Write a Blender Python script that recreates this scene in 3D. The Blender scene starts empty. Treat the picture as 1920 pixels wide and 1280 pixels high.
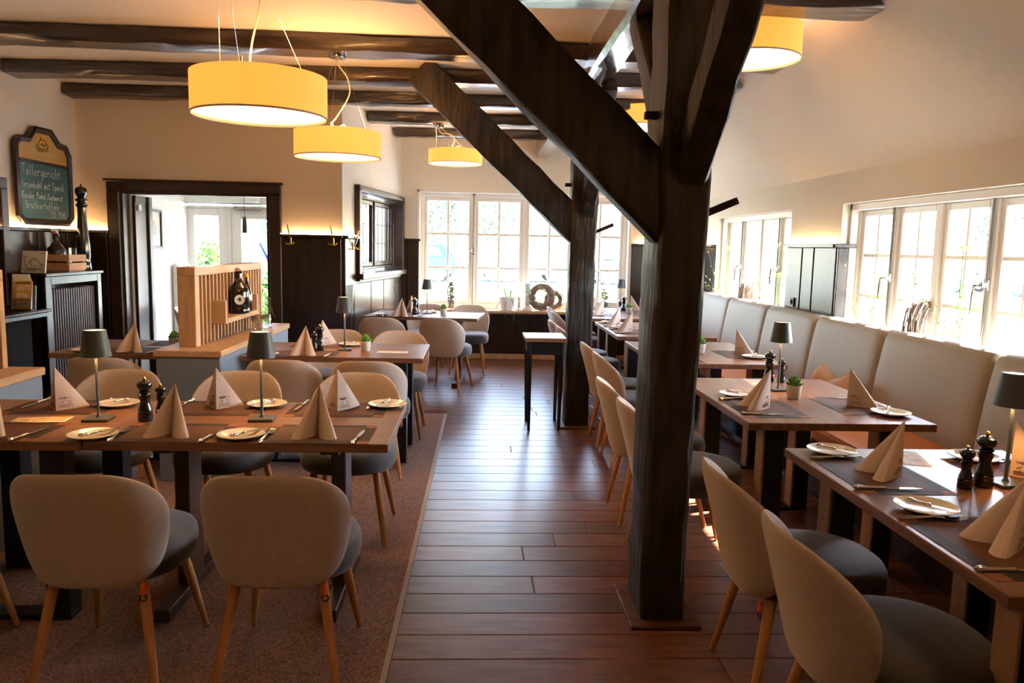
import bpy, math, random
from mathutils import Matrix, Vector
random.seed(7)
PI = math.pi
S = bpy.context.scene
COL = S.collection
# ------------------------------------------------------------------ camera
cam = bpy.data.cameras.new('camera'); cam.lens = 27.0; cam.sensor_width = 36.0; cam.clip_start = .02; cam.clip_end = 300
co = bpy.data.objects.new('camera', cam); COL.objects.link(co)
R = ((0.99877, -0.044749, 0.021341), (0.015681, -0.123233, -0.992254), (0.047033, 0.991368, -0.122379))
co.matrix_world = Matrix(((R[0][0], -R[1][0], -R[2][0], 0), (R[0][1], -R[1][1], -R[2][1], 0),
                          (R[0][2], -R[1][2], -R[2][2], 1.5), (0, 0, 0, 1)))
S.camera = co
# ------------------------------------------------------------------ world, sun, exposure
w = bpy.data.worlds.new('sky'); S.world = w; w.use_nodes = True
nt = w.node_tree; nt.nodes.clear()
sky = nt.nodes.new('ShaderNodeTexSky'); sky.sky_type = 'NISHITA'; sky.sun_disc = False
SUN_EL, SUN_AZ = math.radians(38), math.radians(22)      # azimuth measured from +X towards +Y
sky.sun_elevation = SUN_EL; sky.sun_rotation = math.radians(90) - SUN_AZ
sky.dust_density = 1.0; sky.air_density = 1.0; sky.ozone_density = 1.0
bg = nt.nodes.new('ShaderNodeBackground'); bg.inputs['Strength'].default_value = 6.8
out = nt.nodes.new('ShaderNodeOutputWorld')
hs_ = nt.nodes.new('ShaderNodeHueSaturation'); hs_.inputs['Saturation'].default_value = .9
nt.links.new(sky.outputs[0], hs_.inputs['Color']); nt.links.new(hs_.outputs[0], bg.inputs[0]); nt.links.new(bg.outputs[0], out.inputs[0])
sl = bpy.data.lights.new('sun', 'SUN'); sl.energy = 170.0; sl.color = (1, .965, .93); sl.angle = math.radians(.6)
so = bpy.data.objects.new('sun', sl); COL.objects.link(so)
sd = Vector((math.cos(SUN_EL) * math.cos(SUN_AZ), math.cos(SUN_EL) * math.sin(SUN_AZ), math.sin(SUN_EL)))
so.rotation_euler = sd.to_track_quat('Z', 'Y').to_euler(); so.location = (12, 6, 12)
S.view_settings.view_transform = 'Standard'; S.view_settings.look = 'None'
S.view_settings.exposure = 0.38; S.view_settings.gamma = 1.0; S.view_settings.use_curve_mapping = False
S.cycles.max_bounces = 10; S.cycles.diffuse_bounces = 6; S.cycles.glossy_bounces = 4
S.cycles.transparent_max_bounces = 16; S.cycles.transmission_bounces = 6
S.cycles.sample_clamp_indirect = 6.0; S.cycles.caustics_reflective = False; S.cycles.caustics_refractive = False

def portal(loc, sx, sy, direction):
    l = bpy.data.lights.new('window_portal', 'AREA'); l.shape = 'RECTANGLE'; l.size = sx; l.size_y = sy
    l.cycles.is_portal = True
    o = bpy.data.objects.new('window_portal', l); COL.objects.link(o)
    o.location = loc; o.rotation_euler = Vector(direction).to_track_quat('-Z', 'Z').to_euler()
portal((0.63, 10.5, 1.42), 2.8, 1.56, (0, -1, 0))
portal((3.05, 4.8, 1.33), 2.16, 1.1, (-1, 0, 0))
portal((3.05, 7.9, 1.33), 2.16, 1.1, (-1, 0, 0))
portal((-2.65, 9.6, 1.2), 1.6, 1.6, (0, -1, 0))
portal((-2.3, 8.7, 2.62), 2.5, 1.3, (0, 0, -1))

# ------------------------------------------------------------------ materials
def mat(name, col, rough=.5, metal=0., bump=None, var=None, stretch=(1, 1, 1), spec=.5, sheen=0., coat=0., emit=None, estr=0.,
        rand=0., trans=0., alpha=1., ior=1.45, coords='Object', detail=4.):
    m = bpy.data.materials.new(name); m.use_nodes = True
    n = m.node_tree.nodes; L = m.node_tree.links; b = n['Principled BSDF']
    b.inputs['Roughness'].default_value = rough; b.inputs['Metallic'].default_value = metal
    b.inputs['Specular IOR Level'].default_value = spec; b.inputs['IOR'].default_value = ior
    b.inputs['Sheen Weight'].default_value = sheen; b.inputs['Coat Weight'].default_value = coat
    b.inputs['Coat Roughness'].default_value = .12
    b.inputs['Transmission Weight'].default_value = trans
    b.inputs['Base Color'].default_value = (*col, 1)
    if emit: b.inputs['Emission Color'].default_value = (*emit, 1); b.inputs['Emission Strength'].default_value = estr
    if bump or var:
        tc = n.new('ShaderNodeTexCoord'); mp = n.new('ShaderNodeMapping'); mp.inputs['Scale'].default_value = stretch
        L.new(tc.outputs[coords], mp.inputs[0])
    if var:
        nz = n.new('ShaderNodeTexNoise'); nz.inputs['Scale'].default_value = var[0]; nz.inputs['Detail'].default_value = detail
        L.new(mp.outputs[0], nz.inputs['Vector'])
        mr = n.new('ShaderNodeMapRange'); mr.inputs[1].default_value = .3; mr.inputs[2].default_value = .7
        mr.inputs[3].default_value = 1 - var[1]; mr.inputs[4].default_value = 1 + var[1]
        L.new(nz.outputs['Fac'], mr.inputs[0])
        src = mr.outputs[0]
        if rand:
            oi = n.new('ShaderNodeObjectInfo'); r2 = n.new('ShaderNodeMapRange')
            r2.inputs[3].default_value = 1 - rand; r2.inputs[4].default_value = 1 + rand
            L.new(oi.outputs['Random'], r2.inputs[0])
            mu = n.new('ShaderNodeMath'); mu.operation = 'MULTIPLY'; L.new(src, mu.inputs[0]); L.new(r2.outputs[0], mu.inputs[1]); src = mu.outputs[0]
        mx = n.new('ShaderNodeVectorMath'); mx.operation = 'SCALE'; mx.inputs[0].default_value = col
        L.new(src, mx.inputs['Scale']); L.new(mx.outputs[0], b.inputs['Base Color'])
    if bump:
        n2 = n.new('ShaderNodeTexNoise'); n2.inputs['Scale'].default_value = bump[0]; n2.inputs['Detail'].default_value = 5
        L.new(mp.outputs[0], n2.inputs['Vector'])
        bp = n.new('ShaderNodeBump'); bp.inputs['Strength'].default_value = bump[1]; bp.inputs['Distance'].default_value = bump[2] if len(bump) > 2 else .01
        L.new(n2.outputs['Fac'], bp.inputs['Height']); L.new(bp.outputs[0], b.inputs['Normal'])
    return m
def glass(name, tint=(1, 1, 1), base=.04):
    m = bpy.data.materials.new(name); m.use_nodes = True; n = m.node_tree.nodes; L = m.node_tree.links; n.clear()
    o = n.new('ShaderNodeOutputMaterial'); mix = n.new('ShaderNodeMixShader'); lw = n.new('ShaderNodeLayerWeight'); lw.inputs[0].default_value = .5
    pw = n.new('ShaderNodeMath'); pw.operation = 'POWER'; pw.inputs[1].default_value = 5
    ma = n.new('ShaderNodeMath'); ma.operation = 'MULTIPLY_ADD'; ma.inputs[1].default_value = .9; ma.inputs[2].default_value = base
    t = n.new('ShaderNodeBsdfTransparent'); t.inputs[0].default_value = (*tint, 1); g = n.new('ShaderNodeBsdfGlossy'); g.inputs['Roughness'].default_value = .02
    L.new(lw.outputs['Facing'], pw.inputs[0]); L.new(pw.outputs[0], ma.inputs[0]); L.new(ma.outputs[0], mix.inputs[0])
    L.new(t.outputs[0], mix.inputs[1]); L.new(g.outputs[0], mix.inputs[2]); L.new(mix.outputs[0], o.inputs[0])
    return m
M_glowwall = mat('lamp_warmed_plaster', (.78, .65, .49), .85, bump=(9, .25, .02), var=(1.3, .03))  # plaster colour tinted to carry the warm lamp glow on the hall wall
M_wall = mat('cream_plaster', (.80, .77, .675), .85, bump=(9, .25, .02), var=(1.3, .03))
M_white = mat('white_paint', (.80, .78, .74), .4)
M_frame = mat('window_paint', (.86, .84, .79), .35)
M_wain = mat('dark_stained_panel', (.020, .0095, .007), .27, var=(3, .3), stretch=(6, 6, .6), spec=.42)
M_nicheshade = mat('niche_shade_black', (.008, .006, .005), .85, spec=.1)  # near-black paints the shade of an open niche under the slab
M_door = mat('dark_door_wood', (.028, .011, .007), .38, var=(3, .3), stretch=(6, 6, .6))
M_timber = mat('old_oak_timber', (.022, .016, .0125), .55, bump=(7, .6, .02), var=(5, .75), stretch=(4, 4, .7), detail=9, spec=.35)
M_beam = mat('dark_ceiling_beam', (.034, .018, .011), .30, spec=.7, coat=.3, bump=(6, .6, .02), var=(4, .5), stretch=(.8, 4, 4), detail=8)
M_beamy = mat('dark_girder', (.045, .031, .023), .25, spec=.8, coat=.9, bump=(6, .5, .02), var=(4, .5), stretch=(4, .8, 4), detail=8)
M_top = mat('brown_oak_top', (.175, .083, .047), .38, bump=(14, .03, .004), var=(3.5, .3), stretch=(1, 10, 10), spec=.32)
M_topy = mat('brown_oak_top_turned', (.175, .083, .047), .38, bump=(14, .03, .004), var=(3.5, .3), stretch=(10, 1, 10), spec=.32)
M_blk = mat('black_steel', (.012, .012, .013), .35, spec=.4)
M_brnleg = mat('dark_brown_leg', (.045, .02, .013), .4)
M_oakleg = mat('oak_leg', (.46, .215, .075), .38, var=(6, .2), stretch=(6, 6, .8))
M_shell = mat('taupe_fabric', (.42, .325, .265), .9, bump=(420, .12, .001), var=(60, .06), sheen=.35)
M_seat = mat('charcoal_velvet', (.045, .036, .036), .75, var=(8, .25), sheen=.3)
M_bench = mat('beige_leatherette', (.35, .30, .24), .55, bump=(260, .05, .001), spec=.4)
M_cognac = mat('cognac_leather', (.56, .17, .03), .5)
M_bluegrey = mat('blue_grey_paint', (.165, .205, .27), .5)
M_oak = mat('pale_oak', (.45, .27, .145), .45, var=(5, .18), stretch=(6, 6, .8))
M_leglit = mat('lit_leg_side', (.27, .155, .08), .5, var=(5, .18), stretch=(6, 6, .8))  # tan for warm light caught on one side of the legs
M_oakx = mat('oak_board', (.45, .27, .145), .4, var=(5, .18), stretch=(6, .8, 6))
M_plank = mat('merbau_plank', (.130, .050, .026), .33, var=(4, .35), stretch=(1, 9, 9), rand=.22, spec=.36)
M_rug = mat('brown_sisal_rug', (.25, .132, .088), .95, bump=(260, .9, .004), var=(170, .6), stretch=(1, .6, 1), detail=2)
M_bind = mat('rug_binding', (.42, .33, .27), .8)
M_napkin = mat('beige_paper', (.60, .47, .40), .85, var=(4, .03))
M_print = mat('napkin_print', (.27, .16, .12), .8)
M_plate = mat('cream_porcelain', (.80, .76, .68), .12, spec=.6)
M_steel = mat('cutlery_steel', (.62, .60, .57), .16, metal=1)
M_mill = mat('black_lacquer', (.008, .007, .007), .16, coat=.5)
M_brass = mat('brass', (.80, .47, .13), .22, metal=1)
M_lamp = mat('grey_lamp_metal', (.058, .070, .078), .45, metal=.1)
M_leaf = mat('succulent_green', (.10, .26, .035), .45, var=(20, .35))
M_pot = mat('pale_concrete', (.62, .56, .50), .7, var=(25, .12))
M_soil = mat('soil', (.05, .03, .02), .9)
M_chrome = mat('chrome', (.62, .62, .62), .12, metal=1)
M_wicker = mat('grey_twigs', (.36, .29, .23), .75, var=(30, .45))
M_wicker2 = mat('brown_twigs', (.20, .145, .10), .75, var=(30, .45)); M_twig2 = mat('wreath_core', (.17, .13, .10), .9)
M_glass = glass('window_glass', (.985, .99, .985))
M_rod = mat('dull_steel_rod', (.22, .21, .20), .35, metal=.8)
M_clear = glass('clear_glass', (.86, .88, .88), .14)
M_bottle = mat('dark_bottle_glass', (.010, .006, .004), .06, coat=.6)
M_red = mat('red_rubber', (.62, .05, .02), .5)
M_orange = mat('orange_strap', (.80, .10, .01), .6)
M_cable = mat('ivory_cable', (.72, .62, .45), .5)
M_shade = mat('amber_lamp_shade', (.78, .45, .15), .8, emit=(1.0, .375, .05), estr=.95)
M_shadein = mat('shade_lining', (.85, .75, .55), .8, emit=(1.0, .62, .25), estr=1.2)
M_diff = mat('glowing_diffuser', (.9, .85, .75), .6, emit=(1.0, .80, .52), estr=1.55)
M_led = mat('warm_led_strip', (1, .8, .5), .5, emit=(1.0, .58, .27), estr=44)
M_led2 = mat('lamp_led', (1, .8, .5), .5, emit=(1.0, .62, .28), estr=9)
M_board = mat('green_chalkboard', (.020, .075, .062), .6, var=(4, .15))
M_gold = mat('gold_board', (.50, .29, .09), .5, var=(3, .08))
M_goldtext = mat('faded_gold_paint', (.58, .30, .03), .6)
M_chalk = mat('chalk', (.72, .72, .68), .9)
M_ink = mat('dark_ink', (.05, .04, .03), .8)
M_paper = mat('white_paper', (.78, .76, .70), .8)
M_flyer = mat('flyer_print', (.62, .42, .24), .6, var=(28, .35), detail=3)
M_sketch = mat('pencil_sketch', (.70, .66, .56), .8, var=(7, .10), detail=6)
M_crate = mat('crate_wood', (.42, .21, .09), .6, var=(5, .2), stretch=(3, .6, 6))
M_candle = mat('mint_candle', (.50, .68, .62), .5)
M_stone = mat('washed_stone', (.58, .54, .47), .85, var=(15, .3), bump=(30, .4, .005))
M_twig = mat('brown_twig', (.22, .13, .07), .8)
M_bloom = mat('pale_blossom', (.62, .62, .22), .7)
M_dry = mat('dried_petals', (.42, .25, .19), .8, var=(40, .5))
M_pink = mat('pale_rose_fabric', (.62, .42, .32), .85, bump=(200, .1, .001))
M_mat1 = mat('placemat_brown', (.105, .048, .028), .7, spec=.25, bump=(500, .1, .001))
M_mat2 = mat('placemat_dark', (.045, .027, .021), .7, spec=.25, bump=(500, .1, .001))
M_mat3 = mat('placemat_copper', (.22, .088, .042), .7, spec=.25, bump=(500, .1, .001))
M_rad = mat('white_radiator', (.78, .78, .76), .4)
M_rib = mat('brown_radiator', (.045, .022, .016), .4)
M_asph = mat('parking_paving', (.24, .25, .25), .9, var=(2, .1))
M_grass = mat('lawn_green', (.16, .30, .06), .9, var=(3, .3))
M_bark = mat('pale_bark', (.34, .33, .33), .9, var=(6, .3), stretch=(3, 3, .6))
M_fol = mat('tree_foliage', (.12, .24, .045), .7, var=(9, .4))
M_palefol = mat('pale_spring_foliage', (.24, .29, .20), .8, var=(.6, .25))
M_brick = mat('red_brick', (.40, .13, .075), .85, var=(8, .25), rand=.2)
M_mortar = mat('mortar', (.55, .52, .47), .9)
M_tile = mat('roof_tile', (.35, .10, .05), .8)
M_tyre = mat('tyre_rubber', (.07, .07, .075), .8)
M_carglass = mat('car_glass', (.05, .06, .08), .08)
M_tail = mat('tail_light', (.65, .03, .03), .3)
M_tail.name = 'tail_light_red'
CARS = [mat('car_paint_%s' % k, c, .35, coat=.15) for k, c in (('navy', (.012, .025, .07)), ('silver', (.10, .13, .17)), ('slate', (.025, .04, .065)), ('white', (.35, .36, .38)))]

# ------------------------------------------------------------------ mesh helper
def curve(pts, k=6):
    P = [Vector(p) for p in pts]; o = []
    for i in range(len(P) - 1):
        a, b, c, d = P[max(i - 1, 0)], P[i], P[i + 1], P[min(i + 2, len(P) - 1)]
        for j in range(k):
            t = j / k; o.append(.5 * (2 * b + (c - a) * t + (2 * a - 5 * b + 4 * c - d) * t * t + (3 * b - a - 3 * c + d) * t ** 3))
    return o + [P[-1]]
class MB:
    def __init__(s): s.v = []; s.f = []; s.mi = []; s.cur = 0
    def add(s, vs, fs, M=None):
        k = len(s.v)
        s.v += [tuple(M @ Vector(p)) for p in vs] if M is not None else [tuple(p) for p in vs]
        s.f += [tuple(i + k for i in q) for q in fs]; s.mi += [s.cur] * len(fs)
        return s
    def box(s, x0, x1, y0, y1, z0, z1, M=None, c=0.):
        if c <= 0:
            return s.add([(x0, y0, z0), (x1, y0, z0), (x1, y1, z0), (x0, y1, z0), (x0, y0, z1), (x1, y0, z1), (x1, y1, z1), (x0, y1, z1)],
                         [(0, 3, 2, 1), (4, 5, 6, 7), (0, 1, 5, 4), (1, 2, 6, 5), (2, 3, 7, 6), (3, 0, 4, 7)], M)
        h = ((x1 - x0) / 2, (y1 - y0) / 2, (z1 - z0) / 2); m = ((x0 + x1) / 2, (y0 + y1) / 2, (z0 + z1) / 2)
        c = min(c, min(h) * .8); V = []; I = {}
        for sx in (-1, 1):
            for sy in (-1, 1):
                for sz in (-1, 1):
                    for a in range(3):
                        sg = (sx, sy, sz); I[(sg, a)] = len(V)
                        V.append(tuple(m[i] + sg[i] * (h[i] - (0 if i == a else c)) for i in range(3)))
        F = []
        def orient(idx):
            p = [Vector(V[i]) for i in idx]; n = (p[1] - p[0]).cross(p[2] - p[0]); cen = sum(p, Vector()) / len(p) - Vector(m)
            F.append(tuple(idx) if n.dot(cen) > 0 else tuple(reversed(idx)))
        for a in range(3):
            b, d = [i for i in range(3) if i != a]
            for sg in (-1, 1):
                q = []
                for sb, sd_ in ((-1, -1), (1, -1), (1, 1), (-1, 1)):
                    t = [0, 0, 0]; t[a] = sg; t[b] = sb; t[d] = sd_; q.append(I[(tuple(t), a)])
                orient(q)
            for sb in (-1, 1):
                for sd_ in (-1, 1):
                    t0 = [0, 0, 0]; t1 = [0, 0, 0]; t0[a] = -1; t1[a] = 1
                    for t in (t0, t1): t[b] = sb; t[d] = sd_
                    t0 = tuple(t0); t1 = tuple(t1)
                    orient([I[(t0, b)], I[(t1, b)], I[(t1, d)], I[(t0, d)]])
        for sx in (-1, 1):
            for sy in (-1, 1):
                for sz in (-1, 1): orient([I[((sx, sy, sz), a)] for a in range(3)])
        return s.add(V, F, M)
    def lathe(s, prof, n=20, M=None):
        V = []; F = []; rings = []
        for r, z in prof:
            if r < 1e-6: rings.append([len(V)]); V.append((0, 0, z))
            else:
                k = len(V); rings.append(list(range(k, k + n)))
                V += [(r * math.cos(2 * PI * i / n), r * math.sin(2 * PI * i / n), z) for i in range(n)]
        for a, b in zip(rings, rings[1:]):
            for i in range(n):
                j = (i + 1) % n
                if len(a) == 1 and len(b) == 1: continue
                if len(a) == 1: F.append((a[0], b[j], b[i]))
                elif len(b) == 1: F.append((a[i], a[j], b[0]))
                else: F.append((a[i], a[j], b[j], b[i]))
        return s.add(V, F, M)
    def tube(s, pts, r, n=8, M=None, cap=True):
        pts = [Vector(p) for p in pts]; rs = r if isinstance(r, (list, tuple)) else [r] * len(pts)
        V = []; F = []; u = None
        for i, p in enumerate(pts):
            d = (pts[min(i + 1, len(pts) - 1)] - pts[max(i - 1, 0)]).normalized()
            if u is None: u = d.cross(Vector((0, 0, 1)) if abs(d.z) < .9 else Vector((1, 0, 0))).normalized()
            else: u = (u - d * u.dot(d)).normalized()
            t = d.cross(u)
            V += [tuple(p + (u * math.cos(2 * PI * k / n) + t * math.sin(2 * PI * k / n)) * rs[i]) for k in range(n)]
        for i in range(len(pts) - 1):
            for k in range(n):
                j = (k + 1) % n; a = i * n
                F.append((a + k, a + j, a + n + j, a + n + k))
        if cap: F.append(tuple(reversed(range(n)))); F.append(tuple(range(len(V) - n, len(V))))
        return s.add(V, F, M)
    def prism(s, poly, h0, h1, M=None):      # polygon in local xy, extruded along z
        n = len(poly)
        V = [(x, y, h0) for x, y in poly] + [(x, y, h1) for x, y in poly]
        F = [tuple(reversed(range(n))), tuple(range(n, 2 * n))] + [(i, (i + 1) % n, n + (i + 1) % n, n + i) for i in range(n)]
        return s.add(V, F, M)
    def sweep(s, sections, M=None):          # list of closed rings with equal counts, capped
        n = len(sections[0]); V = [p for r in sections for p in r]; F = []
        for i in range(len(sections) - 1):
            for k in range(n):
                j = (k + 1) % n; F.append((i * n + k, i * n + j, (i + 1) * n + j, (i + 1) * n + k))
        F.append(tuple(reversed(range(n)))); F.append(tuple(range(len(V) - n, len(V))))
        return s.add(V, F, M)
    def mesh(s, name, mats, ang=32):
        import bmesh
        me = bpy.data.meshes.new(name); me.from_pydata(s.v, [], s.f)
        mats = mats if isinstance(mats, (list, tuple)) else [mats]
        for m in mats: me.materials.append(m)
        if len(mats) > 1: me.polygons.foreach_set('material_index', s.mi)
        bm = bmesh.new(); bm.from_mesh(me); bmesh.ops.recalc_face_normals(bm, faces=bm.faces); bm.to_mesh(me); bm.free()
        if ang:
            me.shade_smooth(); me.set_sharp_from_angle(angle=math.radians(ang))
        me.update(); return me
    def build(s, name, mats, parent=None, ang=32, kind=None):
        return link(name, s.mesh(name, mats, ang), parent, kind)
def link(name, me, parent=None, kind=None, M=None):
    o = bpy.data.objects.new(name, me); COL.objects.link(o)
    if parent is not None: o.parent = parent
    if kind: o['kind'] = kind
    if M is not None: o.matrix_local = M
    return o
def tag(o, label, cat, group=None, kind=None):
    o['label'] = label; o['category'] = cat
    if group: o['group'] = group
    if kind: o['kind'] = kind
    return o
def thing(name, label, cat, loc=(0, 0, 0), rz=0., group=None, kind=None):
    o = bpy.data.objects.new(name, None); COL.objects.link(o); o.empty_display_size = .05
    o.location = loc; o.rotation_euler = (0, 0, rz)
    return tag(o, label, cat, group, kind)
def dup(src, loc, rz=None, label=None, group=None, parent=None):
    r = src.copy(); COL.objects.link(r); r.location = loc
    if parent is not None: r.parent = parent
    if rz is not None: r.rotation_euler = (0, 0, rz)
    if label: r['label'] = label
    if group: r['group'] = group
    for ch in list(src.children):
        c = ch.copy(); COL.objects.link(c); c.parent = r
        for g in list(ch.children):
            d = g.copy(); COL.objects.link(d); d.parent = c
    return r
T = Matrix.Translation
def RZ(a): return Matrix.Rotation(a, 4, 'Z')
def RX(a): return Matrix.Rotation(a, 4, 'X')
def RY(a): return Matrix.Rotation(a, 4, 'Y')
def struct(name, mb, m, label, cat='room', parent=None, ang=32):
    o = mb.build(name, m, parent, ang)
    if parent is None: tag(o, label, cat, None, 'structure')
    return o

# ------------------------------------------------------------------ setting: floor, walls, ceiling
X0, X1, Y0, Y1, ZC = -3.9, 2.8, -3.6, 10.25, 2.93
fl = struct('floor', MB().box(-6.2, 3.1, Y0 - .3, 10.6, -.14, -.02), M_mortar, 'dark glossy red-brown plank floor of the dining room', 'floor')
def plank_mesh(L, wd):
    mb = MB(); c = .0035
    mb.add([(0, 0, -.02), (L, 0, -.02), (L, wd, -.02), (0, wd, -.02), (0, 0, -c), (L, 0, -c), (L, wd, -c), (0, wd, -c),
            (c, c, 0), (L - c, c, 0), (L - c, wd - c, 0), (c, wd - c, 0)],
           [(0, 3, 2, 1), (0, 1, 5, 4), (1, 2, 6, 5), (2, 3, 7, 6), (3, 0, 4, 7), (4, 5, 9, 8), (5, 6, 10, 9), (6, 7, 11, 10), (7, 4, 8, 11), (8, 9, 10, 11)])
    return mb
PW = .178
rp = random.Random(3); meshes = {}
far = MB(); side = MB()
for i in range(78):
    y = Y0 + .02 + i * PW
    x = -.42 - rp.random() * .5
    while x < 2.79:
        L = rp.choice((1.1, 1.4, 1.7, 2.0)); L = min(L, 2.79 - x)
        if 1.3 < y < 6.9:
            if (round(L, 3)) not in meshes: meshes[round(L, 3)] = plank_mesh(L - .0015, PW - .0015).mesh('plank', M_plank, 0)
            o = link('plank', meshes[round(L, 3)], fl); o.location = (x, y, 0)
        else:
            b = plank_mesh(L - .0015, PW - .0015); far.add(b.v, b.f, T((x, y, 0)))
        x += L
    xs = -6.0
    while xs < -.95:
        L = min(rp.choice((1.4, 1.7, 2.0)), -.95 - xs + .001)
        b = plank_mesh(L - .0015, PW - .0015); side.add(b.v, b.f, T((xs, y, -.0005))); xs += L
    side.box(-.95, -.40, y, y + PW - .001, -.02, -.004)
far.build('plank_field', M_plank, fl, 0, 'stuff')
side.build('plank_field', M_plank, fl, 0, 'stuff')

ceil = struct('ceiling', MB().box(X0 - .2, 2.1, Y0 - .2, Y1 + .2, ZC, ZC + .15), M_wall, 'cream plaster ceiling between the dark beams', 'ceiling')
sl_ = MB(); sl_.prism([(2.08, ZC), (2.8, 2.12), (3.1, 2.12), (3.1, 2.3), (2.2, ZC + .15), (2.08, ZC + .15)], 0, Y1 - Y0 + .4,
                      Matrix(((1, 0, 0, 0), (0, 0, 1, Y0 - .2), (0, 1, 0, 0), (0, 0, 0, 1))))
struct('ceiling_slope', sl_, M_wall, 'sloping cream plaster ceiling above the bench windows', 'ceiling')
# right wall: windows at these Y ranges
WR = [(3.72, 5.86), (6.82, 8.96)]
ZS, ZH = .80, 1.88
mb = MB().box(X1, 3.1, Y0 - .2, Y1 + .3, -.02, ZS - .03).box(X1, 3.1, Y0 - .2, Y1 + .3, ZH, 2.2)
ys = [Y0 - .2] + [v for p in WR for v in p] + [Y1 + .3]
for a, b in zip(ys[::2], ys[1::2]): mb.box(X1, 3.1, a, b, ZS - .03, ZH)
struct('wall_right', mb, M_wall, 'cream plaster wall with low window bays behind the bench', 'wall')
mb = MB().box(-1.35, -.78, Y1, Y1 + .3, 0, ZC + .1).box(2.03, 3.1, Y1, Y1 + .3, 0, ZC + .1).box(-.78, 2.03, Y1, Y1 + .3, 0, .63).box(-.78, 2.03, Y1, Y1 + .3, 2.2, ZC + .1)
struct('wall_back', mb, M_wall, 'cream plaster end wall around the big white window', 'wall')
YL = 7.8
mb = MB().box(X0 - .2, -3.5, YL, YL + .14, 0, ZC).box(-2.07, -1.345, YL, YL + .14, 0, ZC).box(-3.5, -2.07, YL, YL + .14, 1.96, ZC)
struct('wall_hall', mb, M_glowwall, 'warm lit plaster wall around the wide doorway', 'wall')
struct('wall_left', MB().box(X0 - .2, X0, Y0 - .2, YL, 0, ZC), M_wall, 'pale plaster wall behind the chalkboard', 'wall')
struct('wall_front', MB().box(X0 - .2, 3.1, Y0 - .2, Y0, 0, ZC), M_wall, 'plaster wall behind the viewpoint', 'wall')
# slanted wall with the leaded window; local x runs along the wall, local -y faces the room
ux = Vector((-1.004 + 1.345, Y1 - YL, 0)); WLn = ux.length; ang = math.atan2(ux.y, ux.x)
MA = T((-1.345, YL, 0)) @ RZ(ang)
wa, wb, wz0, wz1 = .47, 2.36, 1.16, 2.07
mb = MB().box(0, wa, 0, .2, 0, ZC, MA).box(wb, WLn + .1, 0, .2, 0, ZC, MA).box(wa, wb, 0, .2, 0, wz0, MA).box(wa, wb, 0, .2, wz1, ZC, MA)
struct('wall_alcove', mb, M_wall, 'slanted plaster wall with the leaded window', 'wall')
# hall beyond the doorway
mb = MB().box(-3.60, -3.46, YL + .14, 9.5, 0, 2.5)
struct('wall_hall_left', mb, M_white, 'white side wall of the bright hall', 'wall')
mb = MB().box(-3.6, -3.52, 9.4, 9.5, 0, 2.5).box(-3.52, -1.33, 9.4, 9.5, 1.93, 2.5)
struct('wall_hall_end', mb, M_white, 'white wall over the hall windows', 'wall')
HB = MB().box(-3.6, -1.35, YL + .14, YL + .22, 2.5, 2.6).box(-3.6, -1.35, 9.4, 9.5, 2.5, 2.6)  # glass roof added over the hall to let in more daylight
for k in range(4): HB.box(-3.6 + k * .62, -3.52 + k * .62, YL + .2, 9.42, 2.48, 2.58)
struct('ceiling_hall', HB, M_white, 'white rafters of the hall roof, glazing added for daylight', 'ceiling')
HC = bpy.data.objects['ceiling_hall']
for k in range(3): MB().box(-3.52 + k * .62, -2.98 + k * .62, YL + .2, 9.42, 2.53, 2.54).build('pane', M_glass, HC, 0)
# roof eaves outside, unseen, depth set to cut the high sun
struct('sun_cut_eave', MB().box(3.1, 3.66, Y0 - 1, Y1 + .6, 2.02, 2.1), M_tile, 'unseen roof overhang above the bench windows, sized to cut the sun', 'roof')
struct('sun_cut_eave_end', MB().box(-1.2, 3.6, Y1 + .3, Y1 + .72, 2.42, 2.5), M_tile, 'unseen roof overhang above the end window, sized to cut the sun', 'roof')

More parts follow.
